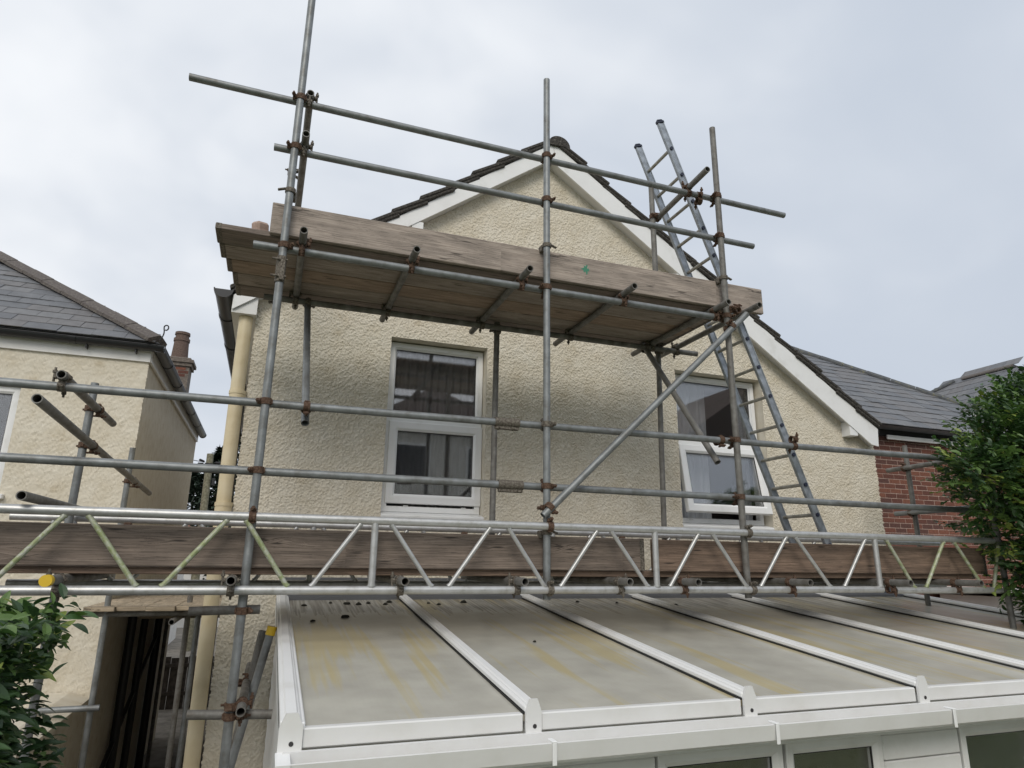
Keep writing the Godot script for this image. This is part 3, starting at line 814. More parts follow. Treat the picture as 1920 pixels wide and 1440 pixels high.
func half_gutter(parent: Node3D, called: String, a: Vector3, b: Vector3, r: float, m: Material, joints: Array) -> MeshInstance3D:
	var mb := MB.new()
	var d := (b - a).normalized()
	var s := d.cross(Vector3.UP).normalized()
	for i in 10:
		var t0 := PI * i / 10.0
		var t1 := PI * (i + 1) / 10.0
		var e0 := s * cos(t0) - Vector3.UP * sin(t0)
		var e1 := s * cos(t1) - Vector3.UP * sin(t1)
		mb.quads(a + e0 * r, a + e1 * r, b + e1 * r, b + e0 * r, e0, e1, e1, e0)
		mb.quads(a + e0 * r * 0.93, a + e1 * r * 0.93, b + e1 * r * 0.93, b + e0 * r * 0.93, -e0, -e1, -e1, -e0)
		mb.quad(a + e0 * r, a + e1 * r, a + e1 * r * 0.93, a + e0 * r * 0.93, -d)
	for q in [s, -s]:
		mb.box(Transform3D(basis_x(d, Vector3.UP), (a + b) * 0.5 + q * r * 0.97), Vector3(a.distance_to(b), 0.012, 0.012), 0.003)
	var o := part(parent, called, mb, m)
	for t in joints:
		var j := MB.new()
		var p := a.lerp(b, t)
		for i in 10:
			var t0 := PI * i / 10.0
			var t1 := PI * (i + 1) / 10.0
			var e0 := (s * cos(t0) - Vector3.UP * sin(t0)) * r * 1.1
			var e1 := (s * cos(t1) - Vector3.UP * sin(t1)) * r * 1.1
			mb = j
			j.quads(p - d * 0.03 + e0, p - d * 0.03 + e1, p + d * 0.03 + e1, p + d * 0.03 + e0, e0.normalized(), e1.normalized(), e1.normalized(), e0.normalized())
			j.quad(p - d * 0.03 + e0, p - d * 0.03 + e1, p - d * 0.03 + e1 * 0.86, p - d * 0.03 + e0 * 0.86, -d)
			j.quad(p + d * 0.03 + e0, p + d * 0.03 + e1, p + d * 0.03 + e1 * 0.86, p + d * 0.03 + e0 * 0.86, d)
		part(o, "gutter_joint", j, m)
	return o

func pane(parent: Node3D, o: Vector3, ex: Vector3, ey: Vector3, w: float, h: float) -> void:
	var nz := ex.cross(ey).normalized()
	var mb := MB.new()
	for k in [0.0, -0.012, -0.024, -0.036]:  # more sheets than real glazing, added to strengthen the reflection
		var c: Vector3 = o + ex * w * 0.5 + ey * h * 0.5 + nz * k
		mb.box(Transform3D(Basis(ex, ey, nz), c), Vector3(w, h, 0.004), 0.0)
	part(parent, "pane", mb, M.glass)

func sash(parent: Node3D, called: String, o: Vector3, ex: Vector3, ey: Vector3, w: float, h: float, fw: float, dep: float, m: Material, bead := true) -> MeshInstance3D:
	var mb := MB.new()
	mb.ring(o, ex, ey, w, h, [Vector2(0, -dep), Vector2(0, -0.006), Vector2(0.005, 0.0), Vector2(fw - 0.022, 0.0), Vector2(fw - 0.014, -0.006), Vector2(fw, -0.018), Vector2(fw, -dep), Vector2(0, -dep)])
	var s := part(parent, called, mb, m)
	if bead:
		var g := MB.new()
		g.ring(o, ex, ey, w, h, [Vector2(fw - 0.001, -0.0185), Vector2(fw + 0.005, -0.021), Vector2(fw + 0.005, -0.028)])
		part(s, "seal", g, M.seal)
	var nz := ex.cross(ey).normalized()
	pane(s, o + ex * (fw - 0.006) + ey * (fw - 0.006) - nz * 0.03, ex, ey, w - 2 * fw + 0.012, h - 2 * fw + 0.012)
	return s

func curtain(parent: Node3D, called: String, x0: float, x1: float, y0: float, y1: float, z: float, m: Material, pitch := 0.075, amp := 0.016) -> void:
	var mb := MB.new()
	var k := int((x1 - x0) / 0.01)
	var ps := []
	for i in k + 1:
		var x := lerpf(x0, x1, float(i) / k)
		ps.append(Vector3(x, 0, z + amp * sin(x / pitch * TAU + 0.8 * sin(x * 9.0)) + amp * 0.5 * sin(x * 31.0)))
	for i in k:
		var a: Vector3 = ps[i]
		var b: Vector3 = ps[i + 1]
		var nn := (b - a).cross(Vector3.UP).normalized()
		if nn.z < 0:
			nn = -nn
		mb.quad(a + Vector3(0, y0, 0), b + Vector3(0, y0, 0), b + Vector3(0, y1, 0), a + Vector3(0, y1, 0), nn)
	part(parent, called, mb, m)

func verge_tiles(parent: Node3D, apex: Vector2, dir: Vector2, count: int, seed_: int) -> void:
	var r := RandomNumberGenerator.new()
	r.seed = seed_
	var u := Vector3(dir.x, dir.y, 0).normalized()          # down the slope
	var nn := Vector3(-u.y, u.x, 0)
	if nn.y < 0:
		nn = -nn
	for i in count:
		var s := 0.03 + 0.319 * i
		var c := Vector3(apex.x, apex.y, 0) + u * (s + 0.19) + nn * (0.045 + r.randf_range(-0.004, 0.005))
		var tilt := -0.085 + r.randf_range(-0.014, 0.014)
		var uu := (u - nn * tilt).normalized()
		var z := 0.165 + r.randf_range(-0.012, 0.012)
		var mb := MB.new()
		var n2 := Vector3.BACK.cross(uu)
		if n2.y < 0:
			n2 = -n2
		mb.box(Transform3D(Basis(uu, n2, uu.cross(n2)), c + Vector3(0, 0, z - 0.17)), Vector3(0.385, 0.038, 0.34), 0.010)
		# downturned edge and mortar bed
		mb.box(Transform3D(Basis(uu, n2, uu.cross(n2)), c - n2 * 0.03 + Vector3(0, 0, z - 0.035)), Vector3(0.36, 0.035, 0.055), 0.01)
		part(parent, "tile", mb, M.tile)

func build_main_house() -> void:
	var o := thing("gable_house", "cream roughcast house with a dark tiled gable and two white windows behind the scaffold", "house", "", Vector3(3.1, 0, -4.5))
	lump_a = noise(201, 72.0, FastNoiseLite.TYPE_CELLULAR, 1)
	lump_a.cellular_return_type = FastNoiseLite.RETURN_DISTANCE
	lump_a.cellular_distance_function = FastNoiseLite.DISTANCE_EUCLIDEAN
	lump_a.cellular_jitter = 1.0
	lump_b = noise(201, 72.0, FastNoiseLite.TYPE_CELLULAR, 1)
	lump_b.cellular_return_type = FastNoiseLite.RETURN_CELL_VALUE
	lump_b.cellular_distance_function = FastNoiseLite.DISTANCE_EUCLIDEAN
	lump_b.cellular_jitter = 1.0
	lump_c = noise(203, 9.0, FastNoiseLite.TYPE_SIMPLEX_SMOOTH, 3)
	var x0 := -0.274
	var x1 := 6.48
	var w1 := Rect2(0.873, 3.17, 0.91, 1.585)
	var w2 := Rect2(3.85, 3.17, 1.105, 1.605)
	var gable := func(x: float) -> float:
		return minf(7.07 - 0.75 * (2.42 - x), 7.05 - 0.683 * (x - 2.43)) - 0.06
	var st := 0.0062
	var xs := steps(x0, x1, st, [w1.position.x, w1.end.x, w2.position.x, w2.end.x])
	var ys := steps(2.2, 7.02, st, [w1.position.y, w1.end.y, w2.end.y])
	var keep := func(x: float, y: float) -> bool:
		if y > gable.call(x):
			return false
		return not (w1.has_point(Vector2(x, y)) or w2.has_point(Vector2(x, y)))
	var wall := part(o, "wall", rough_wall(xs, ys, 0.0, keep), M.render)
	var low := rough_wall(steps(x0, 0.32, st, []), steps(0.0, 2.2, st, []), 0.0, func(_x, _y): return true)
	part(o, "wall", low, M.render)
	# masonry behind the render, sides and back
	var mb := MB.new()
	mb.cb(Vector3(0.3, 0, -0.2), Vector3(x1, 2.2, -0.004))
	mb.cb(Vector3(x0, 0, -9.0), Vector3(x0 + 0.2, 4.98, -0.003))
	mb.cb(Vector3(x1 - 0.2, 0, -9.0), Vector3(x1, 4.2, -0.003))
	mb.cb(Vector3(x0 + 0.2, 0, -9.0), Vector3(x1 - 0.2, 4.2, -8.8))
	mb.prism(Vector3(0, 0, -9.0), Vector3.RIGHT, Vector3.UP, PackedVector2Array([Vector2(x0, 4.2), Vector2(x1, 4.2), Vector2(x1, 4.21), Vector2(2.42, 6.95), Vector2(x0, 4.95)]), Vector3(0, 0, 0.2))
	mb.prism(Vector3(0, 0, -0.02), Vector3.RIGHT, Vector3.UP, PackedVector2Array([Vector2(x0 + 0.02, 4.84), Vector2(5.3, 4.84), Vector2(2.42, 6.9), Vector2(x0 + 0.02, 4.9)]), Vector3(0, 0, -0.1))
	part(o, "side_wall", mb, M.reveal)
	# rooms behind the windows
	var rm := MB.new()
	for r in [[0.3, 2.45], [3.2, 5.5]]:
		rm.cb(Vector3(r[0], 2.5, -3.4), Vector3(r[1], 5.0, -3.3))
		rm.cb(Vector3(r[0], 2.5, -3.3), Vector3(r[0] + 0.05, 5.0, -0.12))
		rm.cb(Vector3(r[1] - 0.05, 2.5, -3.3), Vector3(r[1], 5.0, -0.12))
		rm.cb(Vector3(r[0], 2.45, -3.3), Vector3(r[1], 2.5, -0.12))
		rm.cb(Vector3(r[0], 4.9, -3.3), Vector3(r[1], 4.95, -0.12))
	rm.cb(Vector3(0.31, 2.5, -0.12), Vector3(0.85, 4.9, -0.1))
	rm.cb(Vector3(1.81, 2.5, -0.12), Vector3(2.44, 4.9, -0.1))
	rm.cb(Vector3(3.21, 2.5, -0.12), Vector3(3.83, 4.9, -0.1))
	rm.cb(Vector3(4.98, 2.5, -0.12), Vector3(5.49, 4.9, -0.1))
	rm.cb(Vector3(0.31, 2.5, -0.12), Vector3(5.49, 3.14, -0.1))
	part(o, "interior", rm, M.room)
	# windows
	for k in 2:
		var w: Rect2 = [w1, w2][k]
		var e := MB.new()
		e.cb(Vector3(w.position.x - 0.03, w.position.y - 0.02, -0.13), Vector3(w.position.x, w.end.y + 0.02, 0.004), 0.0)
		e.cb(Vector3(w.end.x, w.position.y - 0.02, -0.13), Vector3(w.end.x + 0.03, w.end.y + 0.02, 0.004), 0.0)
		e.cb(Vector3(w.position.x, w.end.y, -0.13), Vector3(w.end.x, w.end.y + 0.03, 0.004), 0.0)
		part(wall, "reveal", e, M.reveal)
		var fx0 := w.position.x + 0.012
		var fx1 := w.end.x - 0.006
		if k == 1:
			fx0 = w.position.x + 0.03
			fx1 = w.end.x - 0.02
		var fr := MB.new()
		fr.ring(Vector3(fx0, 3.205, -0.1), Vector3.RIGHT, Vector3.UP, fx1 - fx0, w.end.y - 0.012 - 3.205, [Vector2(0, -0.06), Vector2(0, -0.004), Vector2(0.004, 0.0), Vector2(0.045, 0.0), Vector2(0.05, -0.006), Vector2(0.05, -0.06), Vector2(0, -0.06)])
		fr.cb(Vector3(fx0 + 0.045, 3.995, -0.158), Vector3(fx1 - 0.045, 4.06, -0.101), 0.005)
		var win := part(o, "window", fr, M.upvc)
		var sl := MB.new()
		sl.prism(Vector3(w.position.x + 0.002, 0, 0), Vector3.BACK, Vector3.UP, PackedVector2Array([Vector2(-0.14, 3.15), Vector2(0.02, 3.15), Vector2(0.022, 3.166), Vector2(0.018, 3.178), Vector2(-0.09, 3.202), Vector2(-0.14, 3.202)]), Vector3(w.size.x - 0.004, 0, 0))
		part(win, "sill", sl, M.upvc)
		# upper light with its glazing bead
		var uh := w.end.y - 0.012 - 0.05 - 4.06
		var bd := MB.new()
		bd.ring(Vector3(fx0 + 0.05, 4.06, -0.112), Vector3.RIGHT, Vector3.UP, fx1 - fx0 - 0.1, uh, [Vector2(0, 0), Vector2(0.012, -0.012), Vector2(0.012, -0.03)])
		part(win, "glazing_bead", bd, M.upvc)
		var sg := MB.new()
		sg.ring(Vector3(fx0 + 0.05, 4.06, -0.112), Vector3.RIGHT, Vector3.UP, fx1 - fx0 - 0.1, uh, [Vector2(0.011, -0.013), Vector2(0.016, -0.015), Vector2(0.016, -0.025)])
		part(win, "seal", sg, M.seal)
		pane(win, Vector3(fx0 + 0.054, 4.064, -0.135), Vector3.RIGHT, Vector3.UP, fx1 - fx0 - 0.108, uh - 0.008)
		if k == 0:
			var cs := sash(win, "casement", Vector3(0.914, 3.278, -0.082), Vector3.RIGHT, Vector3.UP, 0.866, 0.725, 0.083, 0.05, M.upvc)
			for xx in [1.08, 1.6]:
				var dr := MB.new()
				dr.cb(Vector3(xx, 3.252, -0.101), Vector3(xx + 0.045, 3.262, -0.094), 0.002)
				part(win, "drain_cap", dr, M.upvc_dirty)
			curtain(o, "net_curtain", 0.87, 1.8, 3.2, 4.85, -0.26, M.curtain)
		else:
			var th := deg_to_rad(9.8)
			var ey := Vector3(0, cos(th), -sin(th))
			var cs := sash(win, "casement", Vector3(3.892, 4.0, -0.05) - ey * 0.70, Vector3.RIGHT, ey, 1.025, 0.70, 0.083, 0.055, M.upvc)
			cs.set_meta("label", "white window casement propped open at its lower edge")
			for xx in [4.0, 4.66]:
				var dr := MB.new()
				dr.cb(Vector3(xx, 3.235, -0.101), Vector3(xx + 0.045, 3.246, -0.094), 0.002)
				part(win, "drain_cap", dr, M.upvc_dirty)
			curtain(o, "net_curtain", 3.86, 4.42, 3.2, 4.85, -0.30, M.curtain_white, 0.13, 0.02)
			curtain(o, "net_curtain", 4.80, 4.95, 3.2, 4.85, -0.30, M.curtain_white, 0.06, 0.02)
	# barge boards and soffits
	var lt := Vector2(2.42, 7.07)
	var la := Vector2(-0.465, 4.905)
	var ra := Vector2(6.44, 4.32)
	var dl := 0.185
	var bl := MB.new()
	bl.prism(Vector3(0, 0, 0.12), Vector3.RIGHT, Vector3.UP, PackedVector2Array([lt, la, la - Vector2(0, 0.125), Vector2(2.42, 6.885)]), Vector3(0, 0, 0.018))
	part(o, "barge_board", bl, M.upvc)
	var br := MB.new()
	br.prism(Vector3(0, 0, 0.12), Vector3.RIGHT, Vector3.UP, PackedVector2Array([Vector2(2.424, 7.068), ra, ra - Vector2(0.02, 0.2), ra - Vector2(0.12, 0.185), Vector2(2.424, 6.83)]), Vector3(0, 0, 0.018))
	part(o, "barge_board", br, M.upvc)
	var sf := MB.new()
	sf.prism(Vector3(0, 0, 0.0), Vector3.RIGHT, Vector3.UP, PackedVector2Array([Vector2(2.42, 6.895), la - Vector2(-0.01, 0.11), la - Vector2(-0.01, 0.095), Vector2(2.42, 6.91)]), Vector3(0, 0, 0.119))
	sf.prism(Vector3(0, 0, 0.0), Vector3.RIGHT, Vector3.UP, PackedVector2Array([Vector2(2.42, 6.84), ra - Vector2(0.02, 0.185), ra - Vector2(0.02, 0.17), Vector2(2.42, 6.855)]), Vector3(0, 0, 0.119))
	part(o, "soffit", sf, M.upvc_dirty)
	for p in [Vector3(1.03, 5.80, 0.065), Vector3(3.92, 5.79, 0.065), Vector3(6.09, 4.30, 0.065)]:
		var pe := MB.new()
		pe.box(Transform3D(Basis(), p), Vector3(0.11, 0.16, 0.128), 0.004)
		part(o, "purlin_box", pe, M.upvc)
	# roof
	var rf := MB.new()
	rf.prism(Vector3(0, 0, 0.1), Vector3.RIGHT, Vector3.UP, PackedVector2Array([lt + Vector2(0, 0.035), la + Vector2(-0.05, 0.0), la + Vector2(-0.05, -0.02), lt - Vector2(0, 0.02)]), Vector3(0, 0, -9.2))
	rf.prism(Vector3(0, 0, 0.1), Vector3.RIGHT, Vector3.UP, PackedVector2Array([lt + Vector2(0, 0.035), ra + Vector2(0.06, 0.0), ra + Vector2(0.06, -0.02), lt - Vector2(0, 0.02)]), Vector3(0, 0, -9.2))
	var roof := part(o, "roof", rf, M.tile)
	verge_tiles(roof, Vector2(2.42, 7.075), Vector2(la.x - lt.x, la.y - lt.y), 11, 5)
	verge_tiles(roof, Vector2(2.42, 7.075), Vector2(ra.x - lt.x, ra.y - lt.y), 15, 6)
	var rg := MB.new()
	var pts := PackedVector2Array()
	for i in 13:
		var t := PI * i / 12.0
		pts.append(Vector2(cos(t) * 0.125, sin(t) * 0.115))
	rg.prism(Vector3(2.47, 7.03, 0.17), Vector3.RIGHT, Vector3.UP, pts, Vector3(0, 0, -9.2))
	part(roof, "ridge_tile", rg, M.tile)
	var be := MB.new()
	be.prism(Vector3(0, 0, 0.085), Vector3.RIGHT, Vector3.UP, PackedVector2Array([Vector2(-0.449, 4.776), Vector2(-0.275, 4.776), Vector2(-0.275, 4.945), Vector2(-0.449, 4.815)]), Vector3(0, 0, 0.03))
	part(o, "box_end", be, M.upvc_dirty)
	# eaves gutter and fascia along the passage
	half_gutter(o, "gutter", Vector3(-0.545, 4.94, 0.13), Vector3(-0.545, 4.915, -8.8), 0.07, M.black, [0.0, 0.07, 0.17, 0.34, 0.4])
	var fa := MB.new()
	fa.cb(Vector3(-0.47, 4.76, -8.9), Vector3(-0.45, 4.91, 0.118))
	fa.cb(Vector3(-0.45, 4.76, -8.9), Vector3(-0.276, 4.775, 0.118))
	part(o, "fascia", fa, M.upvc_dirty)
	# soil pipe at the corner
	var sp := MB.new()
	var sx := -0.345
	sp.tube(Vector3(sx, 0.0, 0.02), Vector3(sx - 0.012, 4.758, 0.02), 0.055, 0.0, 20)
	var pipe_ := part(o, "soil_pipe", sp, M.soil)
	for y in [3.12, 4.02, 1.05]:
		var cl := MB.new()
		cl.tube(Vector3(sx - 0.005, y, 0.02), Vector3(sx - 0.005, y + 0.09, 0.02), 0.0625, 0.0, 20)
		cl.tube(Vector3(sx - 0.005, y + 0.07, 0.02), Vector3(sx - 0.005, y + 0.10, 0.02), 0.067, 0.0, 20)
		cl.tube(Vector3(sx - 0.005, y - 0.012, 0.02), Vector3(sx - 0.005, y + 0.005, 0.02), 0.066, 0.0, 20)
		part(pipe_, "socket", cl, M.soil)
	var rp := MB.new()
	rp.tube(Vector3(-0.44, 0.0, -2.2), Vector3(-0.44, 4.7, -2.2), 0.035, 0.0, 14)
	rp.tube(Vector3(-0.44, 4.7, -2.2), Vector3(-0.535, 4.88, -2.2), 0.035, 0.0, 14)
	part(o, "downpipe", rp, M.black)
	var se := MB.new()
	var sp2 := PackedVector2Array()
	for k in 11:
		sp2.append(Vector2(cos(PI + PI * k / 10.0) * 0.07, sin(PI + PI * k / 10.0) * 0.07))
	se.prism(Vector3(-0.545, 4.94, 0.13), Vector3.RIGHT, Vector3.UP, sp2, Vector3(0, 0, 0.012))
	part(o, "stop_end", se, M.black)

# ---------------------------------------------------------------- neighbouring houses
# slates on a plane that rises from the eave (y e, z ze) backwards; smax gives the hip for a given distance up the slope
func slates(parent: Node3D, x0: float, xe: float, e: float, ze: float, pitch: float, gauge: float, wid: float, courses: int, taper: float, seed_: int) -> void:
	var r := RandomNumberGenerator.new()
	r.seed = seed_
	var up := Vector3(0, sin(pitch), -cos(pitch))
	var nn := Vector3(0, cos(pitch), sin(pitch))
	var proto := MB.new()
	proto.box(Transform3D(), Vector3(wid - 0.0025, gauge + 0.07, 0.011), 0.002)
	var pm := proto.mesh()
	for c in courses:
		var t := gauge * c
		var s := x0 + (wid * 0.5 if c % 2 == 1 else 0.0)
		var lim := xe - taper * (t + gauge * 0.5) * cos(pitch)
		while s < lim:
			var w := minf(wid, lim + 0.05 - s)
			if w < 0.04:
				break
			var m: Material = M["slate%d" % r.randi_range(0, 3)]
			var lift := 0.010 + r.randf_range(0.0, 0.007)
			var tilt := 0.038
			var b := Basis(Vector3.RIGHT, (up - nn * tilt).normalized(), Vector3.RIGHT.cross((up - nn * tilt).normalized()))
			b = b.rotated(nn, r.randf_range(-0.011, 0.011))
			var cen := Vector3(s + w * 0.5, e, ze) + up * (t + gauge * 0.5 + 0.03) + nn * lift
			if w > wid - 0.001:
				placed(parent, "slate", pm, m, Transform3D(b, cen))
			else:
				var q := MB.new()
				q.box(Transform3D(b, cen), Vector3(w - 0.0025, gauge + 0.07, 0.011), 0.002)
				part(parent, "slate", q, m)
			s += wid

func hip_tiles(parent: Node3D, a: Vector3, b: Vector3, l: float, w: float, h: float, m: Material) -> void:
	var n := int(a.distance_to(b) / l)
	var d := (b - a).normalized()
	var s := d.cross(Vector3.UP).normalized()
	var u := s.cross(d).normalized()
	for i in n:
		var mb := MB.new()
		var p := a + d * l * i + u * (0.006 + 0.004 * (i % 2))
		mb.prism(p, s, u, PackedVector2Array([Vector2(-w, -h), Vector2(-w, -h + 0.035), Vector2(-w * 0.35, 0.03), Vector2(0, 0.05), Vector2(w * 0.35, 0.03), Vector2(w, -h + 0.035), Vector2(w, -h)]), d * (l - 0.006))
		part(parent, "hip_tile", mb, m)

func build_hip_house() -> void:
	var o := thing("hip_roof_house", "cream house with a hipped slate roof and black gutters across the passage", "house", "", Vector3(-4.5, 0, -4.6))
	var zx := -1.92
	var wx := -1.377
	var win := Rect2(-3.45, 3.36, 1.0, 1.06)
	var wall := part(o, "wall", rough_wall(steps(-3.6, wx, 0.013, [win.end.x]), steps(0.9, 4.84, 0.013, [win.position.y, win.end.y]), zx, func(x, y): return not win.has_point(Vector2(x, y))), M.render)
	var mb := MB.new()
	mb.cb(Vector3(-8.0, 0, zx - 0.2), Vector3(-3.6, 4.84, zx))
	mb.cb(Vector3(-3.6, 0, zx - 0.2), Vector3(wx, 0.9, zx))
	mb.cb(Vector3(-8.0, 0, -7.2), Vector3(-7.8, 4.84, zx - 0.2))
	mb.cb(Vector3(-7.8, 0, -7.2), Vector3(wx - 0.2, 4.84, -7.0))
	part(o, "wall", mb, M.render_soft)
	var sd := MB.new()
	sd.cb(Vector3(wx - 0.2, 0, -7.2), Vector3(wx - 0.002, 4.84, zx - 0.004))
	part(o, "side_wall", sd, M.render_soft)
	var rm := MB.new()
	rm.cb(Vector3(-3.6, 3.0, -3.5), Vector3(-2.2, 4.7, -3.45))
	rm.cb(Vector3(-2.3, 3.0, -3.45), Vector3(-2.25, 4.7, zx - 0.02))
	part(o, "interior", rm, M.room)
	sash(o, "window", Vector3(win.position.x, win.position.y, zx - 0.03), Vector3.RIGHT, Vector3.UP, win.size.x, win.size.y, 0.075, 0.06, M.upvc)
	var sl := MB.new()
	sl.cb(Vector3(win.position.x - 0.04, win.position.y - 0.05, zx - 0.05), Vector3(win.end.x + 0.05, win.position.y, zx + 0.06), 0.008)
	part(o, "sill", sl, M.upvc_dirty)
	var fa := MB.new()
	fa.cb(Vector3(-8.0, 4.79, zx + 0.012), Vector3(wx + 0.02, 4.93, zx + 0.034))
	part(o, "fascia", fa, M.upvc_dirty)
	var fs := MB.new()
	fs.cb(Vector3(wx + 0.005, 4.79, -7.15), Vector3(wx + 0.03, 4.93, zx + 0.012))
	part(o, "fascia", fs, M.upvc_dirty)
	half_gutter(o, "gutter", Vector3(wx + 0.12, 4.95, zx + 0.10), Vector3(-8.0, 4.96, zx + 0.10), 0.058, M.black, [0.0, 0.12])
	half_gutter(o, "gutter", Vector3(wx + 0.095, 4.945, zx + 0.12), Vector3(wx + 0.095, 4.93, -7.2), 0.058, M.black, [0.005, 0.13, 0.3, 0.45, 0.62, 0.8, 0.99])
	for xx in [-1.5, -1.95]:
		var bk := MB.new()
		bk.cb(Vector3(xx, 4.86, zx + 0.035), Vector3(xx + 0.012, 4.90, zx + 0.11), 0.002)
		part(o, "gutter_bracket", bk, M.black)
	# roof
	var p := deg_to_rad(36.5)
	var e := 4.965
	var ze := zx + 0.17
	var k := 1.16
	var rf := MB.new()
	var hx := -1.27
	var top := 3.4
	var a := Vector3(hx, e, ze)
	var t := Vector3(hx - k * top * cos(p), e + top * sin(p), ze - top * cos(p))
	var bl := Vector3(-8.0, e, ze)
	var tl := Vector3(-8.0, t.y, t.z)
	var back := Vector3(hx, e, -7.3)
	var n1 := Vector3(0, cos(p), sin(p))
	rf.quad(a, bl, tl, t, n1)
	rf.tri(a, t, back, Vector3(0.6, 0.8, 0), Vector3(0.6, 0.8, 0), Vector3(0.6, 0.8, 0))
	rf.quad(t, tl, Vector3(-8.0, e, -7.3), back, Vector3(0, 0.8, -0.6))
	rf.quad(a, bl, Vector3(-8.0, e, -7.3), back, Vector3.DOWN)
	var roof := part(o, "roof", rf, M.slate2)
	slates(roof, -4.6, hx, e, ze, p, 0.19, 0.3, 11, k, 77)
	hip_tiles(roof, a + Vector3(-0.02, 0.04, -0.02), t + Vector3(0, 0.045, 0), 0.42, 0.115, 0.05, M.hip)
	# hip iron: a curled strap at the foot of the hip
	var hi := MB.new()
	var pr := Vector3(hx + 0.0, e + 0.02, ze + 0.03)
	var cur := []
	for i in 22:
		var q := i / 21.0
		if q < 0.45:
			cur.append(pr + Vector3(0.03 * sin(q * 5.0), q * 0.30, 0.01))
		else:
			var an := (q - 0.45) / 0.55 * 5.2
			cur.append(pr + Vector3(0.045 + 0.028 * -cos(an) * (1.0 - 0.35 * q), 0.148 + 0.028 * sin(an), 0.01))
	for i in cur.size() - 1:
		hi.tube(cur[i], cur[i + 1], 0.007, 0.0, 6)
	part(roof, "hip_iron", hi, M.iron)
	# pipes on the passage side
	for e2 in [[-3.0, 0.045], [-3.9, 0.04], [-5.2, 0.05]]:
		var dp := MB.new()
		dp.tube(Vector3(wx + 0.06, 0, e2[0]), Vector3(wx + 0.06, 2.3, e2[0]), e2[1], 0.0, 12)
		part(o, "downpipe", dp, M.black)
	var dg := MB.new()
	dg.tube(Vector3(wx + 0.05, 0.65, -2.3), Vector3(wx + 0.05, 1.75, -5.2), 0.025, 0.0, 10)
	part(o, "waste_pipe", dg, M.black)

func build_garden_wall() -> void:
	var o := thing("garden_wall", "low cream rendered wall with a sloping top beside the hedge", "wall", "", Vector3(-1.55, 0, -0.6))
	var mb := MB.new()
	mb.cb(Vector3(-1.72, 0, -1.9), Vector3(-1.42, 1.5, 1.2), 0.01)
	part(o, "wall_body", mb, M.render_soft)
	var cp := MB.new()
	cp.prism(Vector3(0, 0, -1.9), Vector3.RIGHT, Vector3.UP, PackedVector2Array([Vector2(-1.74, 1.502), Vector2(-1.40, 1.502), Vector2(-1.40, 1.53), Vector2(-1.57, 1.585), Vector2(-1.74, 1.585)]), Vector3(0, 0, 3.1))
	part(o, "coping", cp, M.reveal)

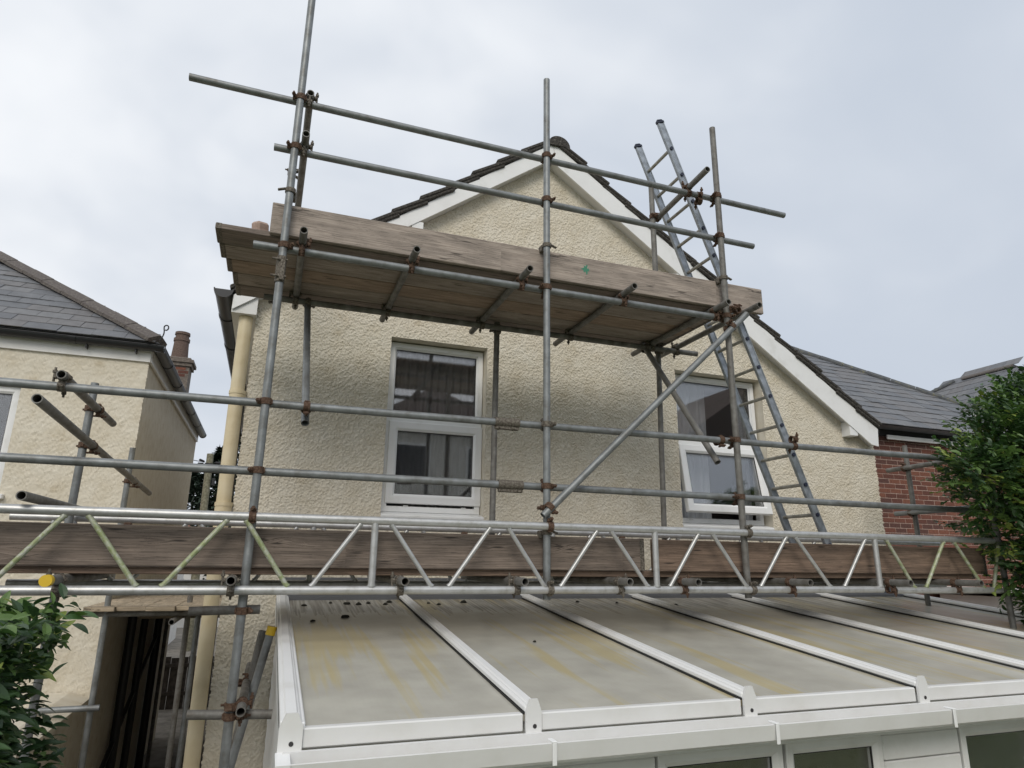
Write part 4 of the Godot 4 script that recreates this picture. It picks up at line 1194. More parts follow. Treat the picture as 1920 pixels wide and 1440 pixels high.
func build_brick_house() -> void:
	var o := thing("brick_house", "red brick house with a hipped slate roof behind the leafy tree", "house", "", Vector3(10.0, 0, -5.0))
	var z := -2.0
	var mb := MB.new()
	mb.cb(Vector3(6.5, 0, z - 0.25), Vector3(14.0, 4.9, z - 0.012))
	mb.cb(Vector3(13.75, 0, -9.0), Vector3(14.0, 4.9, z - 0.25))
	mb.cb(Vector3(6.5, 0, -9.0), Vector3(13.75, 4.9, -8.8))
	var wall := part(o, "wall", mb, M.mortar)
	var proto := MB.new()
	proto.box(Transform3D(), Vector3(0.215, 0.065, 0.05), 0.003)
	var pm := proto.mesh()
	var hb := MB.new()
	hb.box(Transform3D(), Vector3(0.1025, 0.065, 0.05), 0.003)
	var hm := hb.mesh()
	var rest := MB.new()
	var r := RandomNumberGenerator.new()
	r.seed = 44
	var count := 0
	for c in 64:
		var y := 0.04 + 0.075 * c
		if y > 4.84:
			break
		var s := 6.55 + (0.1125 if c % 2 == 1 else 0.0)
		while s < 13.9:
			var cen := Vector3(s + 0.1075, y, z - 0.032 + r.randf_range(-0.002, 0.002))
			if count < 290 and y > 3.15 and s > 8.58 and s < 11.2:
				placed(wall, "brick", pm, M["brick%d" % r.randi_range(0, 3)], Transform3D(Basis(Vector3.BACK, r.randf_range(-0.006, 0.006)), cen))
				count += 1
			elif y > 0.3:
				rest.box(Transform3D(Basis(), cen), Vector3(0.215, 0.065, 0.05), 0.0)
			s += 0.225
	var rs := part(wall, "brickwork", rest, M.brick0)
	rs.set_meta("kind", "stuff")
	# eaves under repair: bare membrane and the remaining fascia
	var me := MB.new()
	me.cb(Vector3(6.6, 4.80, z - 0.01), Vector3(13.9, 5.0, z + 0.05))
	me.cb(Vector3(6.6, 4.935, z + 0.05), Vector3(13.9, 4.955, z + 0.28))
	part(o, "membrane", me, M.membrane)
	var fa := MB.new()
	fa.cb(Vector3(9.0, 4.74, z + 0.06), Vector3(10.25, 4.81, z + 0.085), 0.004)
	fa.cb(Vector3(10.26, 4.735, z + 0.055), Vector3(13.8, 4.805, z + 0.082), 0.004)
	part(o, "fascia", fa, M.upvc_dirty)
	var p := deg_to_rad(36.3)
	var e := 4.90
	var ze := z + 0.32
	var hx := 13.35
	var k := 1.04
	var top := 4.4
	var a := Vector3(hx, e, ze)
	var t := Vector3(hx - k * top * cos(p), e + top * sin(p), ze - top * cos(p))
	var bl := Vector3(6.7, e, ze)
	var tl := Vector3(6.7, t.y, t.z)
	var rf := MB.new()
	rf.quad(a, bl, tl, t, Vector3(0, cos(p), sin(p)))
	rf.tri(a, t, Vector3(hx, e, -9.2), Vector3(0.6, 0.8, 0), Vector3(0.6, 0.8, 0), Vector3(0.6, 0.8, 0))
	rf.quad(t, tl, Vector3(6.7, e, -9.2), Vector3(hx, e, -9.2), Vector3(0, 0.8, -0.6))
	rf.quad(a, bl, Vector3(6.7, e, -9.2), Vector3(hx, e, -9.2), Vector3.DOWN)
	var roof := part(o, "roof", rf, M.slate2)
	slates(roof, 8.1, hx, e, ze, p, 0.245, 0.32, 16, k, 78)
	hip_tiles(roof, a + Vector3(-0.02, 0.03, -0.02), t + Vector3(0, 0.03, 0), 0.45, 0.10, 0.05, M.hip_grey)

func build_far_houses() -> void:
	# slate roof that shows beyond the brick house
	var o := thing("slate_roof_house", "distant house whose pale grey slate roof rises beyond the brick house", "house", "", Vector3(20.0, 0, -8.0))
	var w := MB.new()
	w.cb(Vector3(13.6 + 1.6, 0, -12.0), Vector3(24.0, 5.4, -4.5))
	part(o, "wall", w, M.white_wall)
	var rx := 17.85
	var ry := 7.88
	var rf := MB.new()
	var n1 := Vector3(rx, ry, -5.4)
	var n2 := Vector3(rx, ry, -7.0)
	var pitch := atan2(ry - 5.3, rx - 14.9)
	var nl := Vector3(-sin(pitch), cos(pitch), 0)
	rf.quad(Vector3(14.9, 5.3, -3.6), Vector3(14.9, 5.3, -12.4), n2, n1, nl)
	rf.tri(Vector3(14.9, 5.3, -3.6), n1, Vector3(24.3, 5.3, -3.6), Vector3(0, 0.8, 0.6), Vector3(0, 0.8, 0.6), Vector3(0, 0.8, 0.6))
	rf.quad(n1, n2, Vector3(24.3, 5.3, -12.4), Vector3(24.3, 5.3, -3.6), Vector3(0.6, 0.8, 0))
	rf.tri(n2, Vector3(14.9, 5.3, -12.4), Vector3(24.3, 5.3, -12.4), Vector3(0, 0.8, -0.6), Vector3(0, 0.8, -0.6), Vector3(0, 0.8, -0.6))
	rf.quad(Vector3(14.9, 5.3, -3.6), Vector3(14.9, 5.3, -12.4), Vector3(24.3, 5.3, -12.4), Vector3(24.3, 5.3, -3.6), Vector3.DOWN)
	var roof := part(o, "roof", rf, M.slate2)
	var up := Vector3(cos(pitch), sin(pitch), 0)
	var proto := MB.new()
	proto.box(Transform3D(), Vector3(0.396, 0.33, 0.008), 0.0)
	var pm := proto.mesh()
	var r := RandomNumberGenerator.new()
	r.seed = 9
	for c in 16:
		var tt := 0.27 * c
		var q := clampf((tt + 0.14) / 4.35, 0, 1)
		var zl := lerpf(-3.6, -5.4, q) - 0.1
		var zr := lerpf(-12.4, -7.0, q) + 0.1
		var s := zr + 0.2 + (0.2 if c % 2 == 1 else 0.0)
		while s < zl:
			if s > -10.2:
				var b := Basis(Vector3.FORWARD, (up - nl * 0.03).normalized(), Vector3.FORWARD.cross((up - nl * 0.03).normalized()))
				placed(roof, "slate", pm, M["slate%d" % [1, 3, 1, 0][r.randi_range(0, 3)]], Transform3D(b, Vector3(14.9, 5.3, s) + up * (tt + 0.15) + nl * 0.012))
			s += 0.4
	hip_tiles(roof, n1 + Vector3(0, 0.03, 0), n2 + Vector3(0, 0.03, 0), 0.45, 0.085, 0.05, M.hip)
	hip_tiles(roof, n2 + Vector3(0, 0.03, 0), Vector3(14.9, 5.33, -12.4), 0.45, 0.085, 0.05, M.hip_grey)
	hip_tiles(roof, n1 + Vector3(0, 0.03, 0), Vector3(24.3, 5.33, -3.6), 0.45, 0.085, 0.05, M.hip_grey)
	# white outbuilding behind the tree
	var ob := thing("outbuilding", "white walled outbuilding behind the foot of the leafy tree", "outbuilding", "", Vector3(11.5, 0, -0.9))
	var ow := MB.new()
	ow.cb(Vector3(9.6, 0, -1.9), Vector3(14.0, 2.42, 0.2))
	part(ob, "wall", ow, M.white_wall)
	var orf := MB.new()
	orf.box(Transform3D(Basis(Vector3.BACK, -0.02), Vector3(11.8, 2.46, -0.85)), Vector3(4.7, 0.06, 2.4), 0.01)
	part(ob, "roof", orf, M.white_wall)
	# chimney on the house beyond the hipped one
	var h := thing("rear_house", "old house with a tall chimney stack and clay pot behind the slate hip", "house", "", Vector3(-4.5, 0, -13.0))
	var hw := MB.new()
	hw.cb(Vector3(-8.0, 0, -12.6), Vector3(-2.4, 5.0, -10.5))
	hw.cb(Vector3(-2.4, 0, -10.95), Vector3(-2.08, 5.0, -10.5))
	part(h, "wall", hw, M.stack)
	var st := MB.new()
	st.cb(Vector3(-2.62, 5.0, -10.95), Vector3(-2.08, 7.02, -10.45))
	st.cb(Vector3(-2.66, 7.02, -10.99), Vector3(-2.04, 7.10, -10.41))
	st.cb(Vector3(-2.70, 7.10, -11.03), Vector3(-2.0, 7.17, -10.37))
	st.cb(Vector3(-2.64, 7.17, -10.97), Vector3(-2.06, 7.23, -10.43), 0.02)
	var stack := part(h, "chimney_stack", st, M.stack)
	var r2 := RandomNumberGenerator.new()
	r2.seed = 3
	for c in 3:
		for i in 2:
			var bq := MB.new()
			bq.box(Transform3D(Basis(), Vector3(-2.49 + 0.235 * i + (0.06 if c % 2 == 1 else 0.0), 6.96 - 0.078 * c, -10.452)), Vector3(0.21, 0.064, 0.012), 0.003)
			part(stack, "brick", bq, M["brick%d" % r2.randi_range(0, 3)])
	var pt := MB.new()
	var pc := Vector3(-2.35, 7.2, -10.7)
	pt.tube(pc, pc + Vector3(0, 0.50, 0), 0.185, 0.0, 20, 0.155)
	pt.tube(pc + Vector3(0, 0.46, 0), pc + Vector3(0, 0.53, 0), 0.175, 0.0, 20, 0.175)
	pt.tube(pc + Vector3(0, 0.53, 0), pc + Vector3(0, 0.64, 0), 0.15, 0.0, 20, 0.14)
	pt.tube(pc + Vector3(0, 0.62, 0), pc + Vector3(0, 0.68, 0), 0.165, 0.11, 20, 0.16)
	part(h, "chimney_pot", pt, M.pot)
	# small house with a red roof at the far end of the passage
	var g := thing("red_roof_house", "distant house with a red tiled roof at the end of the passage", "house", "", Vector3(-3.2, 0, -20.0))
	var gw := MB.new()
	gw.cb(Vector3(-5.6, 0, -22.0), Vector3(-2.75, 3.7, -18.0))
	part(g, "wall", gw, M.white_wall)
	var gr := MB.new()
	gr.prism(Vector3(0, 0, -22.2), Vector3.RIGHT, Vector3.UP, PackedVector2Array([Vector2(-5.8, 3.7), Vector2(-2.5, 3.7), Vector2(-4.1, 5.1)]), Vector3(0, 0, 4.4))
	part(g, "roof", gr, M.tile_red)
	# white terrace across the street, seen through the passage
	var t := thing("white_terrace", "white terrace house across the street beyond the passage", "house", "", Vector3(-1.5, 0, -27.0))
	var tw := MB.new()
	tw.cb(Vector3(-6.2, 0, -28.0), Vector3(6.0, 2.7, -26.0))
	part(t, "wall", tw, M.white_wall)
	for i in 3:
		var ww := MB.new()
		ww.cb(Vector3(-1.7 + i * 0.9, 1.2, -25.99), Vector3(-1.2 + i * 0.9, 2.2, -25.96))
		part(t, "window", ww, M.black)
	var fo := thing("board_gate", "dark board gate across the far end of the passage", "gate", "", Vector3(-0.85, 0, -9.4))
	for i in 17:
		var bd := MB.new()
		bd.cb(Vector3(-2.88 + i * 0.152, 0.01, -9.42), Vector3(-2.735 + i * 0.152, 0.92 + 0.012 * (i % 3), -9.395), 0.004)
		part(fo, "plank", bd, M.fence)
	for y in [0.25, 0.75]:
		var rl := MB.new()
		rl.cb(Vector3(-2.88, y, -9.395), Vector3(-0.30, y + 0.07, -9.365), 0.004)
		part(fo, "rail", rl, M.fence)
	# telegraph pole
	var tp := thing("telegraph_pole", "weathered wooden telegraph pole with cables beyond the passage", "telegraph pole", "", Vector3(-2.05, 0, -18.3))
	var pm2 := MB.new()
	pm2.tube(Vector3(-2.02, 0, -18.3), Vector3(-2.08, 6.15, -18.3), 0.14, 0.0, 16, 0.105)
	part(tp, "shaft", pm2, M.pole)
	var bk := MB.new()
	bk.cb(Vector3(-2.2, 5.72, -18.35), Vector3(-1.96, 5.82, -18.12), 0.01)
	part(tp, "bracket", bk, M.cable)
	var tb := MB.new()
	tb.cb(Vector3(-1.93, 5.1, -18.3), Vector3(-1.83, 5.34, -18.2), 0.01)
	part(tp, "terminal_box", tb, M.cable)
	for e in [[Vector3(-2.2, 5.86, -18.25), Vector3(-3.6, 6.05, -14.0)], [Vector3(-1.95, 5.86, -18.25), Vector3(0.6, 5.6, -17.0)], [Vector3(-2.2, 5.8, -18.25), Vector3(-4.2, 5.5, -16.0)]]:
		var cb := MB.new()
		var pr: Vector3 = e[0]
		for i in 8:
			var q := (i + 1) / 8.0
			var nx: Vector3 = e[0].lerp(e[1], q) - Vector3(0, 0.18 * sin(PI * q), 0)
			cb.tube(pr, nx, 0.012, 0.0, 6)
			pr = nx
		cb.tube(e[0].lerp(e[1], 0.03), e[0].lerp(e[1], 0.09), 0.04, 0.0, 8)
		part(tp, "cable", cb, M.cable)

func plain_house(label: String, x0: float, x1: float, z0: float, z1: float, eave: float, ridge: float, hip: bool, wm: Material, rm: Material) -> void:
	var o := thing("street_house", label, "house", "", Vector3((x0 + x1) * 0.5, 0, (z0 + z1) * 0.5))
	var w := MB.new()
	w.cb(Vector3(x0, 0, z0), Vector3(x1, eave, z1))
	part(o, "wall", w, wm)
	var rf := MB.new()
	var xm := (x0 + x1) * 0.5
	var ov := 0.3
	if hip:
		var ap := Vector3(xm, ridge, z0 + (x1 - x0) * 0.5)
		var ap2 := Vector3(xm, ridge, maxf(z1 - (x1 - x0) * 0.5, ap.z + 0.2))
		rf.tri(Vector3(x0 - ov, eave, z0 - ov), Vector3(x1 + ov, eave, z0 - ov), ap, Vector3(0, 0.8, -0.6), Vector3(0, 0.8, -0.6), Vector3(0, 0.8, -0.6))
		rf.quad(Vector3(x0 - ov, eave, z0 - ov), ap, ap2, Vector3(x0 - ov, eave, z1 + ov), Vector3(-0.6, 0.8, 0))
		rf.quad(Vector3(x1 + ov, eave, z0 - ov), ap, ap2, Vector3(x1 + ov, eave, z1 + ov), Vector3(0.6, 0.8, 0))
		rf.tri(Vector3(x0 - ov, eave, z1 + ov), Vector3(x1 + ov, eave, z1 + ov), ap2, Vector3(0, 0.8, 0.6), Vector3(0, 0.8, 0.6), Vector3(0, 0.8, 0.6))
	else:
		rf.prism(Vector3(0, 0, z0 - ov), Vector3.RIGHT, Vector3.UP, PackedVector2Array([Vector2(x0 - ov, eave - 0.1), Vector2(x1 + ov, eave - 0.1), Vector2(xm, ridge)]), Vector3(0, 0, z1 - z0 + 2 * ov))
	part(o, "roof", rf, rm)
	for i in 2:
		for j in 2:
			var wx := lerpf(x0, x1, 0.28 + 0.44 * i)
			var wy := eave - 1.2 - 2.6 * j
			var f := MB.new()
			f.cb(Vector3(wx - 0.65, wy - 0.65, z0 - 0.04), Vector3(wx + 0.65, wy + 0.65, z0 + 0.01))
			var win := part(o, "window", f, M.upvc)
			var g := MB.new()
			g.cb(Vector3(wx - 0.56, wy - 0.56, z0 - 0.05), Vector3(wx + 0.56, wy + 0.56, z0 - 0.045))
			part(win, "pane", g, M.black)

# ---------------------------------------------------------------- conservatory
func build_conservatory() -> void:
	var o := thing("conservatory", "white lean-to conservatory with opal sheet roof below the scaffold", "conservatory", "", Vector3(3.3, 0, 1.5))
	var bars := [0.148, 1.087, 2.154, 3.229, 4.33, 5.43, 6.57]
	var za := 0.02
	var zb := 2.95
	var ya := 2.50
	var yb := 2.20
	var roof_y := func(z: float) -> float: return lerpf(ya, yb, (z - za) / (zb - za))
	var sl := Vector3(0, yb - ya, zb - za)
	var d := sl.normalized()
	var up := d.cross(Vector3.RIGHT).normalized()
	if up.y < 0:
		up = -up
	var len_ := sl.length()
	# flashing against the wall
	var fl := MB.new()
	fl.prism(Vector3(0.12, 0, 0), Vector3.BACK, Vector3.UP, PackedVector2Array([Vector2(0.004, 2.49), Vector2(0.10, 2.475), Vector2(0.10, 2.515), Vector2(0.016, 2.53), Vector2(0.014, 2.66), Vector2(0.004, 2.66)]), Vector3(6.5, 0, 0))
	part(o, "flashing", fl, M.lead)
	for i in 6:
		var mb := MB.new()
		var x0: float = bars[i] + 0.012
		var x1: float = bars[i + 1] - 0.012
		var p0 := Vector3(x0, ya, za)
		var p1 := Vector3(x1, ya, za)
		var u0 := x0 / 6.6
		var u1 := x1 / 6.6
		mb.quad(p0, p1, p1 + sl, p0 + sl, up, Vector2(u0, 0), Vector2(u1, 0), Vector2(u1, 1), Vector2(u0, 1))
		var dn := -up * 0.025
		mb.quad(p0 + dn, p1 + dn, p1 + sl + dn, p0 + sl + dn, -up, Vector2(u0, 0), Vector2(u1, 0), Vector2(u1, 1), Vector2(u0, 1))
		mb.quad(p0 + sl, p1 + sl, p1 + sl + dn, p0 + sl + dn, d, Vector2(u0, 1), Vector2(u1, 1), Vector2(u1, 1), Vector2(u0, 1))
		part(o, "roof_panel", mb, M.poly)
		var ev := MB.new()
		ev.cb(Vector3(x0 + 0.028, yb - 0.062, zb - 0.03), Vector3(x1 - 0.028, yb + 0.006, zb + 0.012), 0.005)
		part(o, "eaves_trim", ev, M.upvc_dirty)
	for i in bars.size():
		var x: float = bars[i]
		var mb := MB.new()
		var seal := MB.new()
		var w := 0.066
		if i == 0:
			w = 0.075
		var c := Vector3(x, (ya + yb) * 0.5, (za + zb) * 0.5)
		var bs := Basis(d, up, d.cross(up))
		mb.box(Transform3D(bs, c + up * 0.021), Vector3(len_ + 0.02, 0.03, w), 0.008)
		mb.box(Transform3D(bs, c + up * 0.038), Vector3(len_ + 0.02, 0.014, w * 0.66), 0.006)
		mb.box(Transform3D(bs, c - up * 0.06), Vector3(len_, 0.07, 0.04), 0.004)
		if i == 0:
			mb.box(Transform3D(bs, c - up * 0.02 + Vector3(-0.034, 0, 0)), Vector3(len_ + 0.02, 0.11, 0.012), 0.003)
			mb.box(Transform3D(bs, c + up * 0.012 + Vector3(0.036, 0, 0)), Vector3(len_ + 0.02, 0.03, 0.026), 0.004)
		seal.box(Transform3D(bs, c + up * 0.004), Vector3(len_, 0.007, w + 0.008), 0.0)
		var br := part(o, "glazing_bar", mb, M.upvc)
		part(br, "seal", seal, M.seal)
		var cp := MB.new()
		var hw := 0.034 if i > 0 else 0.042
		cp.prism(Vector3(x, yb - 0.085, zb + 0.012), Vector3.RIGHT, Vector3.UP, PackedVector2Array([Vector2(-hw, 0), Vector2(hw, 0), Vector2(hw, 0.098), Vector2(hw * 0.5, 0.146), Vector2(-hw * 0.5, 0.146), Vector2(-hw, 0.098)]), Vector3(0, 0, 0.014))
		var cap := part(br, "end_cap", cp, M.upvc_dirty)
		var sc := MB.new()
		sc.tube(Vector3(x + 0.004, yb - 0.04, zb + 0.025), Vector3(x + 0.004, yb - 0.04, zb + 0.028), 0.0085, 0.0, 12)
		part(br, "screw", sc, M.dark_steel)
	# gutter
	var gt := MB.new()
	var gp := PackedVector2Array([Vector2(2.985, 2.125), Vector2(2.985, 2.05), Vector2(3.05, 2.04), Vector2(3.083, 2.058), Vector2(3.095, 2.122), Vector2(3.088, 2.124), Vector2(3.078, 2.064), Vector2(3.048, 2.047), Vector2(2.992, 2.056), Vector2(2.992, 2.125)])
	gt.prism(Vector3(0.12, 0, 0), Vector3.BACK, Vector3.UP, gp, Vector3(6.48, 0, 0))
	var gutter := part(o, "gutter", gt, M.upvc_dirty)
	var gb := MB.new()
	gb.cb(Vector3(0.125, 2.06, 2.974), Vector3(6.59, 2.137, 2.996))
	part(gutter, "back_plate", gb, M.upvc_dirty)
	for x in [1.125, 2.19, 3.265, 4.36, 5.46]:
		var bk := MB.new()
		bk.cb(Vector3(x - 0.010, 2.125, 3.05), Vector3(x + 0.010, 2.131, 3.103), 0.002)
		bk.cb(Vector3(x - 0.009, 2.045, 3.097), Vector3(x + 0.009, 2.126, 3.103), 0.002)
		part(gutter, "bracket", bk, M.upvc)
	var ge := MB.new()
	ge.prism(Vector3(0.10, 0, 0), Vector3.BACK, Vector3.UP, PackedVector2Array([Vector2(2.975, 2.135), Vector2(2.975, 2.035), Vector2(3.06, 2.025), Vector2(3.092, 2.05), Vector2(3.103, 2.125)]), Vector3(0.05, 0, 0))
	part(gutter, "stop_end", ge, M.upvc)
	# front wall: head, mullions, windows and a clad panel
	var hd := MB.new()
	hd.cb(Vector3(0.12, 1.985, 2.80), Vector3(6.6, 2.15, 2.90), 0.004)
	hd.cb(Vector3(0.12, 0, 2.78), Vector3(6.6, 0.75, 2.89), 0.004)
	part(o, "front_wall", hd, M.upvc_dirty)
	var wins := [[1.72, 2.40], [2.42, 3.02], [3.57, 4.20], [4.22, 4.85], [4.87, 5.50], [5.52, 6.58]]
	for e in wins:
		sash(o, "window", Vector3(e[0], 0.755, 2.875), Vector3.RIGHT, Vector3.UP, e[1] - e[0], 1.228, 0.055, 0.05, M.upvc_dirty)
	for e in [[0.205, 1.71], [3.03, 3.56]]:
		for k in 10:
			var pl := MB.new()
			pl.cb(Vector3(e[0], 0.76 + 0.122 * k, 2.84), Vector3(e[1], 0.76 + 0.122 * k + 0.117, 2.868), 0.006)
			part(o, "cladding_plank", pl, M.upvc_dirty)
	# side wall of shiplap planks beside the passage
	var sw := MB.new()
	sw.cb(Vector3(0.155, 0, 0.05), Vector3(0.19, 2.02, 2.80))
	part(o, "side_wall", sw, M.upvc_dirty)
	for k in 16:
		var pl := MB.new()
		var y0 := 0.02 + 0.135 * k
		var y1 := minf(y0 + 0.13, 2.36)
		pl.prism(Vector3(0, 0, 0.03), Vector3.RIGHT, Vector3.UP, PackedVector2Array([Vector2(0.155, y0), Vector2(0.130, y0 + 0.004), Vector2(0.136, y1 - 0.02), Vector2(0.146, y1), Vector2(0.155, y1)]), Vector3(0, 0, 2.86))
		part(o, "cladding_plank", pl, M.upvc)
	var cn := MB.new()
	cn.cb(Vector3(0.118, 0, 2.865), Vector3(0.20, 2.10, 2.91), 0.004)
	part(o, "corner_post", cn, M.upvc)
	var en := MB.new()
	en.cb(Vector3(6.55, 0, 0.03), Vector3(6.6, 2.45, 0.3))
	en.prism(Vector3(6.55, 0, 0), Vector3.BACK, Vector3.UP, PackedVector2Array([Vector2(0.3, 0), Vector2(2.8, 0), Vector2(2.8, 2.12), Vector2(0.3, 2.40)]), Vector3(0.05, 0, 0))
	part(o, "side_wall", en, M.upvc_dirty)
	var fl2 := MB.new()
	fl2.cb(Vector3(0.2, 0.02, 0.03), Vector3(6.55, 0.1, 2.78))
	part(o, "base", fl2, M.room)
	# moss clumps and blown leaves lying on the sheets
	var r := RandomNumberGenerator.new()
	r.seed = 21
	for e in [[0.62, 0.30], [0.70, 0.33], [0.50, 0.26], [0.78, 0.28], [0.95, 0.24], [0.90, 0.34], [0.30, 0.36], [1.25, 0.30], [1.32, 0.36], [1.55, 0.28], [2.55, 0.30], [2.9, 0.36], [0.33, 0.95], [0.55, 0.82], [1.60, 1.7], [3.4, 0.5]]:
		var mb := MB.new()
		var rr := r.randf_range(0.010, 0.022)
		var c := Vector3(e[0], roof_y.call(e[1]) + 0.002, e[1])
		var pts := PackedVector2Array()
		for i in 9:
			var q := r.randf_range(0.6, 1.35) * rr
			pts.append(Vector2(cos(TAU * i / 9.0) * q * 1.25, sin(TAU * i / 9.0) * q))
		var tip := c + up * rr * r.randf_range(0.7, 1.2)
		for i in 9:
			var a := c + Vector3.RIGHT * pts[i].x + d * pts[i].y
			var b := c + Vector3.RIGHT * pts[(i + 1) % 9].x + d * pts[(i + 1) % 9].y
			var a2 := a.lerp(c, 0.3) + up * rr * 0.6
			var b2 := b.lerp(c, 0.3) + up * rr * 0.6
			mb.quad(a, b, b2, a2, ((a + b) * 0.5 - c).normalized())
			mb.tri(a2, b2, tip, up, up, up)
		var m := part(self, "moss_clump", mb, M.moss)
		tag(m, "small dark clump of fallen moss on the conservatory roof", "moss", "moss clumps fallen on the conservatory roof")

# ---------------------------------------------------------------- plants
func leaf_mesh(l: float, w: float, curl: float) -> ArrayMesh:
	var mb := MB.new()
	var k := 5
	var rows := []
	for i in k + 1:
		var t := float(i) / k
		var hw := w * 0.5 * pow(sin(PI * clampf(t * 0.94 + 0.03, 0, 1)), 0.8)
		var y := -curl * t * t * l
		rows.append([Vector3(t * l, y + hw * 0.28, -hw), Vector3(t * l, y, 0), Vector3(t * l, y + hw * 0.28, hw)])
	for i in k:
		var a: Array = rows[i]
		var b: Array = rows[i + 1]
		for s in 2:
			var nn: Vector3 = (b[s] - a[s]).cross(a[s + 1] - a[s])
			if nn.y < 0:
				nn = -nn
			mb.quad(a[s], a[s + 1], b[s + 1], b[s], nn.normalized())
	return mb.mesh()

func leaf_basis(dir: Vector3, up: Vector3) -> Basis:
	var x := dir.normalized()
	var z := x.cross(up)
	if z.length() < 0.05:
		z = x.cross(Vector3(0.3, 0.1, 0.9))
	z = z.normalized()
	return Basis(x, z.cross(x).normalized(), z)

func foliage(parent: Node3D, xs: Array, mesh: Mesh, single: int, mats: Array, order_by: Callable) -> void:
	# the leaves that show largest are pieces of their own; the rest is one mass for each tone
	xs.sort_custom(order_by)
	var bins := {}
	for i in xs.size():
		var m: int = xs[i][1]
		if i < single:
			placed(parent, "leaf", mesh, mats[m], xs[i][0])
		else:
			if not bins.has(m):
				bins[m] = []
			bins[m].append(xs[i][0])
	for m in bins:
		var mm := MultiMesh.new()
		mm.transform_format = MultiMesh.TRANSFORM_3D
		mm.mesh = mesh
		mm.instance_count = bins[m].size()
		for i in bins[m].size():
			mm.set_instance_transform(i, bins[m][i])
		var o := MultiMeshInstance3D.new()
		o.name = "foliage"
		o.multimesh = mm
		o.material_override = mats[m]
		o.set_meta("kind", "stuff")
		parent.add_child(o, true)
		o.transform = parent.transform.affine_inverse()

func build_hedge() -> void:
	var o := thing("laurel_hedge", "dark glossy laurel hedge with long leaves beside the passage", "hedge", "", Vector3(-1.75, 0, 2.7))
	var r := RandomNumberGenerator.new()
	r.seed = 12
	var core := MB.new()
	core.cb(Vector3(-2.5, 0, 2.35), Vector3(-0.86, 2.40, 3.0), 0.1)
	part(o, "twig_fill", core, M.conifer)  # dark box added inside the hedge to stop light passing through
	for i in 9:
		var t := MB.new()
		var bx := r.randf_range(-2.3, -0.9)
		t.tube(Vector3(bx, 0, 2.6), Vector3(bx + r.randf_range(-0.1, 0.15), 2.55, r.randf_range(2.4, 2.9)), 0.018, 0.0, 7, 0.006)
		part(o, "stem", t, M.bark)
	var xs := []
	var eye := Vector3(0, 2.8, 5.7)
	for i in 8600:
		var face := r.randf()
		var p: Vector3
		var nrm: Vector3
		if face < 0.46:
			p = Vector3(r.randf_range(-2.2, -0.76), r.randf_range(0.6, 2.62), r.randf_range(2.95, 3.12)); nrm = Vector3(0, 0.25, 1)
		elif face < 0.76:
			p = Vector3(r.randf_range(-0.90, -0.73), r.randf_range(0.6, 2.60), r.randf_range(2.3, 3.1)); nrm = Vector3(1, 0.25, 0.2)
		else:
			p = Vector3(r.randf_range(-2.2, -0.76), r.randf_range(2.40, 2.61), r.randf_range(2.2, 3.1)); nrm = Vector3(0, 1, 0.3)
		# uneven clipped faces
		var bump := 0.06 * sin(p.x * 9.0 + p.y * 5.0) + 0.05 * sin(p.y * 11.0 + p.z * 7.0)
		p += nrm.normalized() * bump
		if p.x > -0.9:
			p.x -= maxf(0.0, 2.2 - p.y) * 0.05
		var dir := (nrm.normalized() * 0.9 + Vector3(r.randf_range(-1, 1), r.randf_range(-0.5, 0.55), r.randf_range(-1, 1))).normalized()
		var up := (nrm * 0.6 + Vector3.UP + Vector3(r.randf_range(-0.5, 0.5), 0, r.randf_range(-0.5, 0.5))).normalized()
		var s := r.randf_range(0.5, 1.2)
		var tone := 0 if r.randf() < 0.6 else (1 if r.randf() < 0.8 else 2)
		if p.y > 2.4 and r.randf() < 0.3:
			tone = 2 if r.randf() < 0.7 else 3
		xs.append([Transform3D(leaf_basis(dir, up).scaled(Vector3.ONE * s), p), tone, p.distance_to(eye) + (0.0 if p.x > -1.4 else 2.0) + (0.0 if p.y > 1.6 else 1.0) - 0.25 * s])
	foliage(o, xs, leaf_mesh(0.082, 0.034, 0.35), 270, [M.leaf0, M.leaf1, M.leaf2, M.leaf3], func(a, b): return a[2] < b[2])

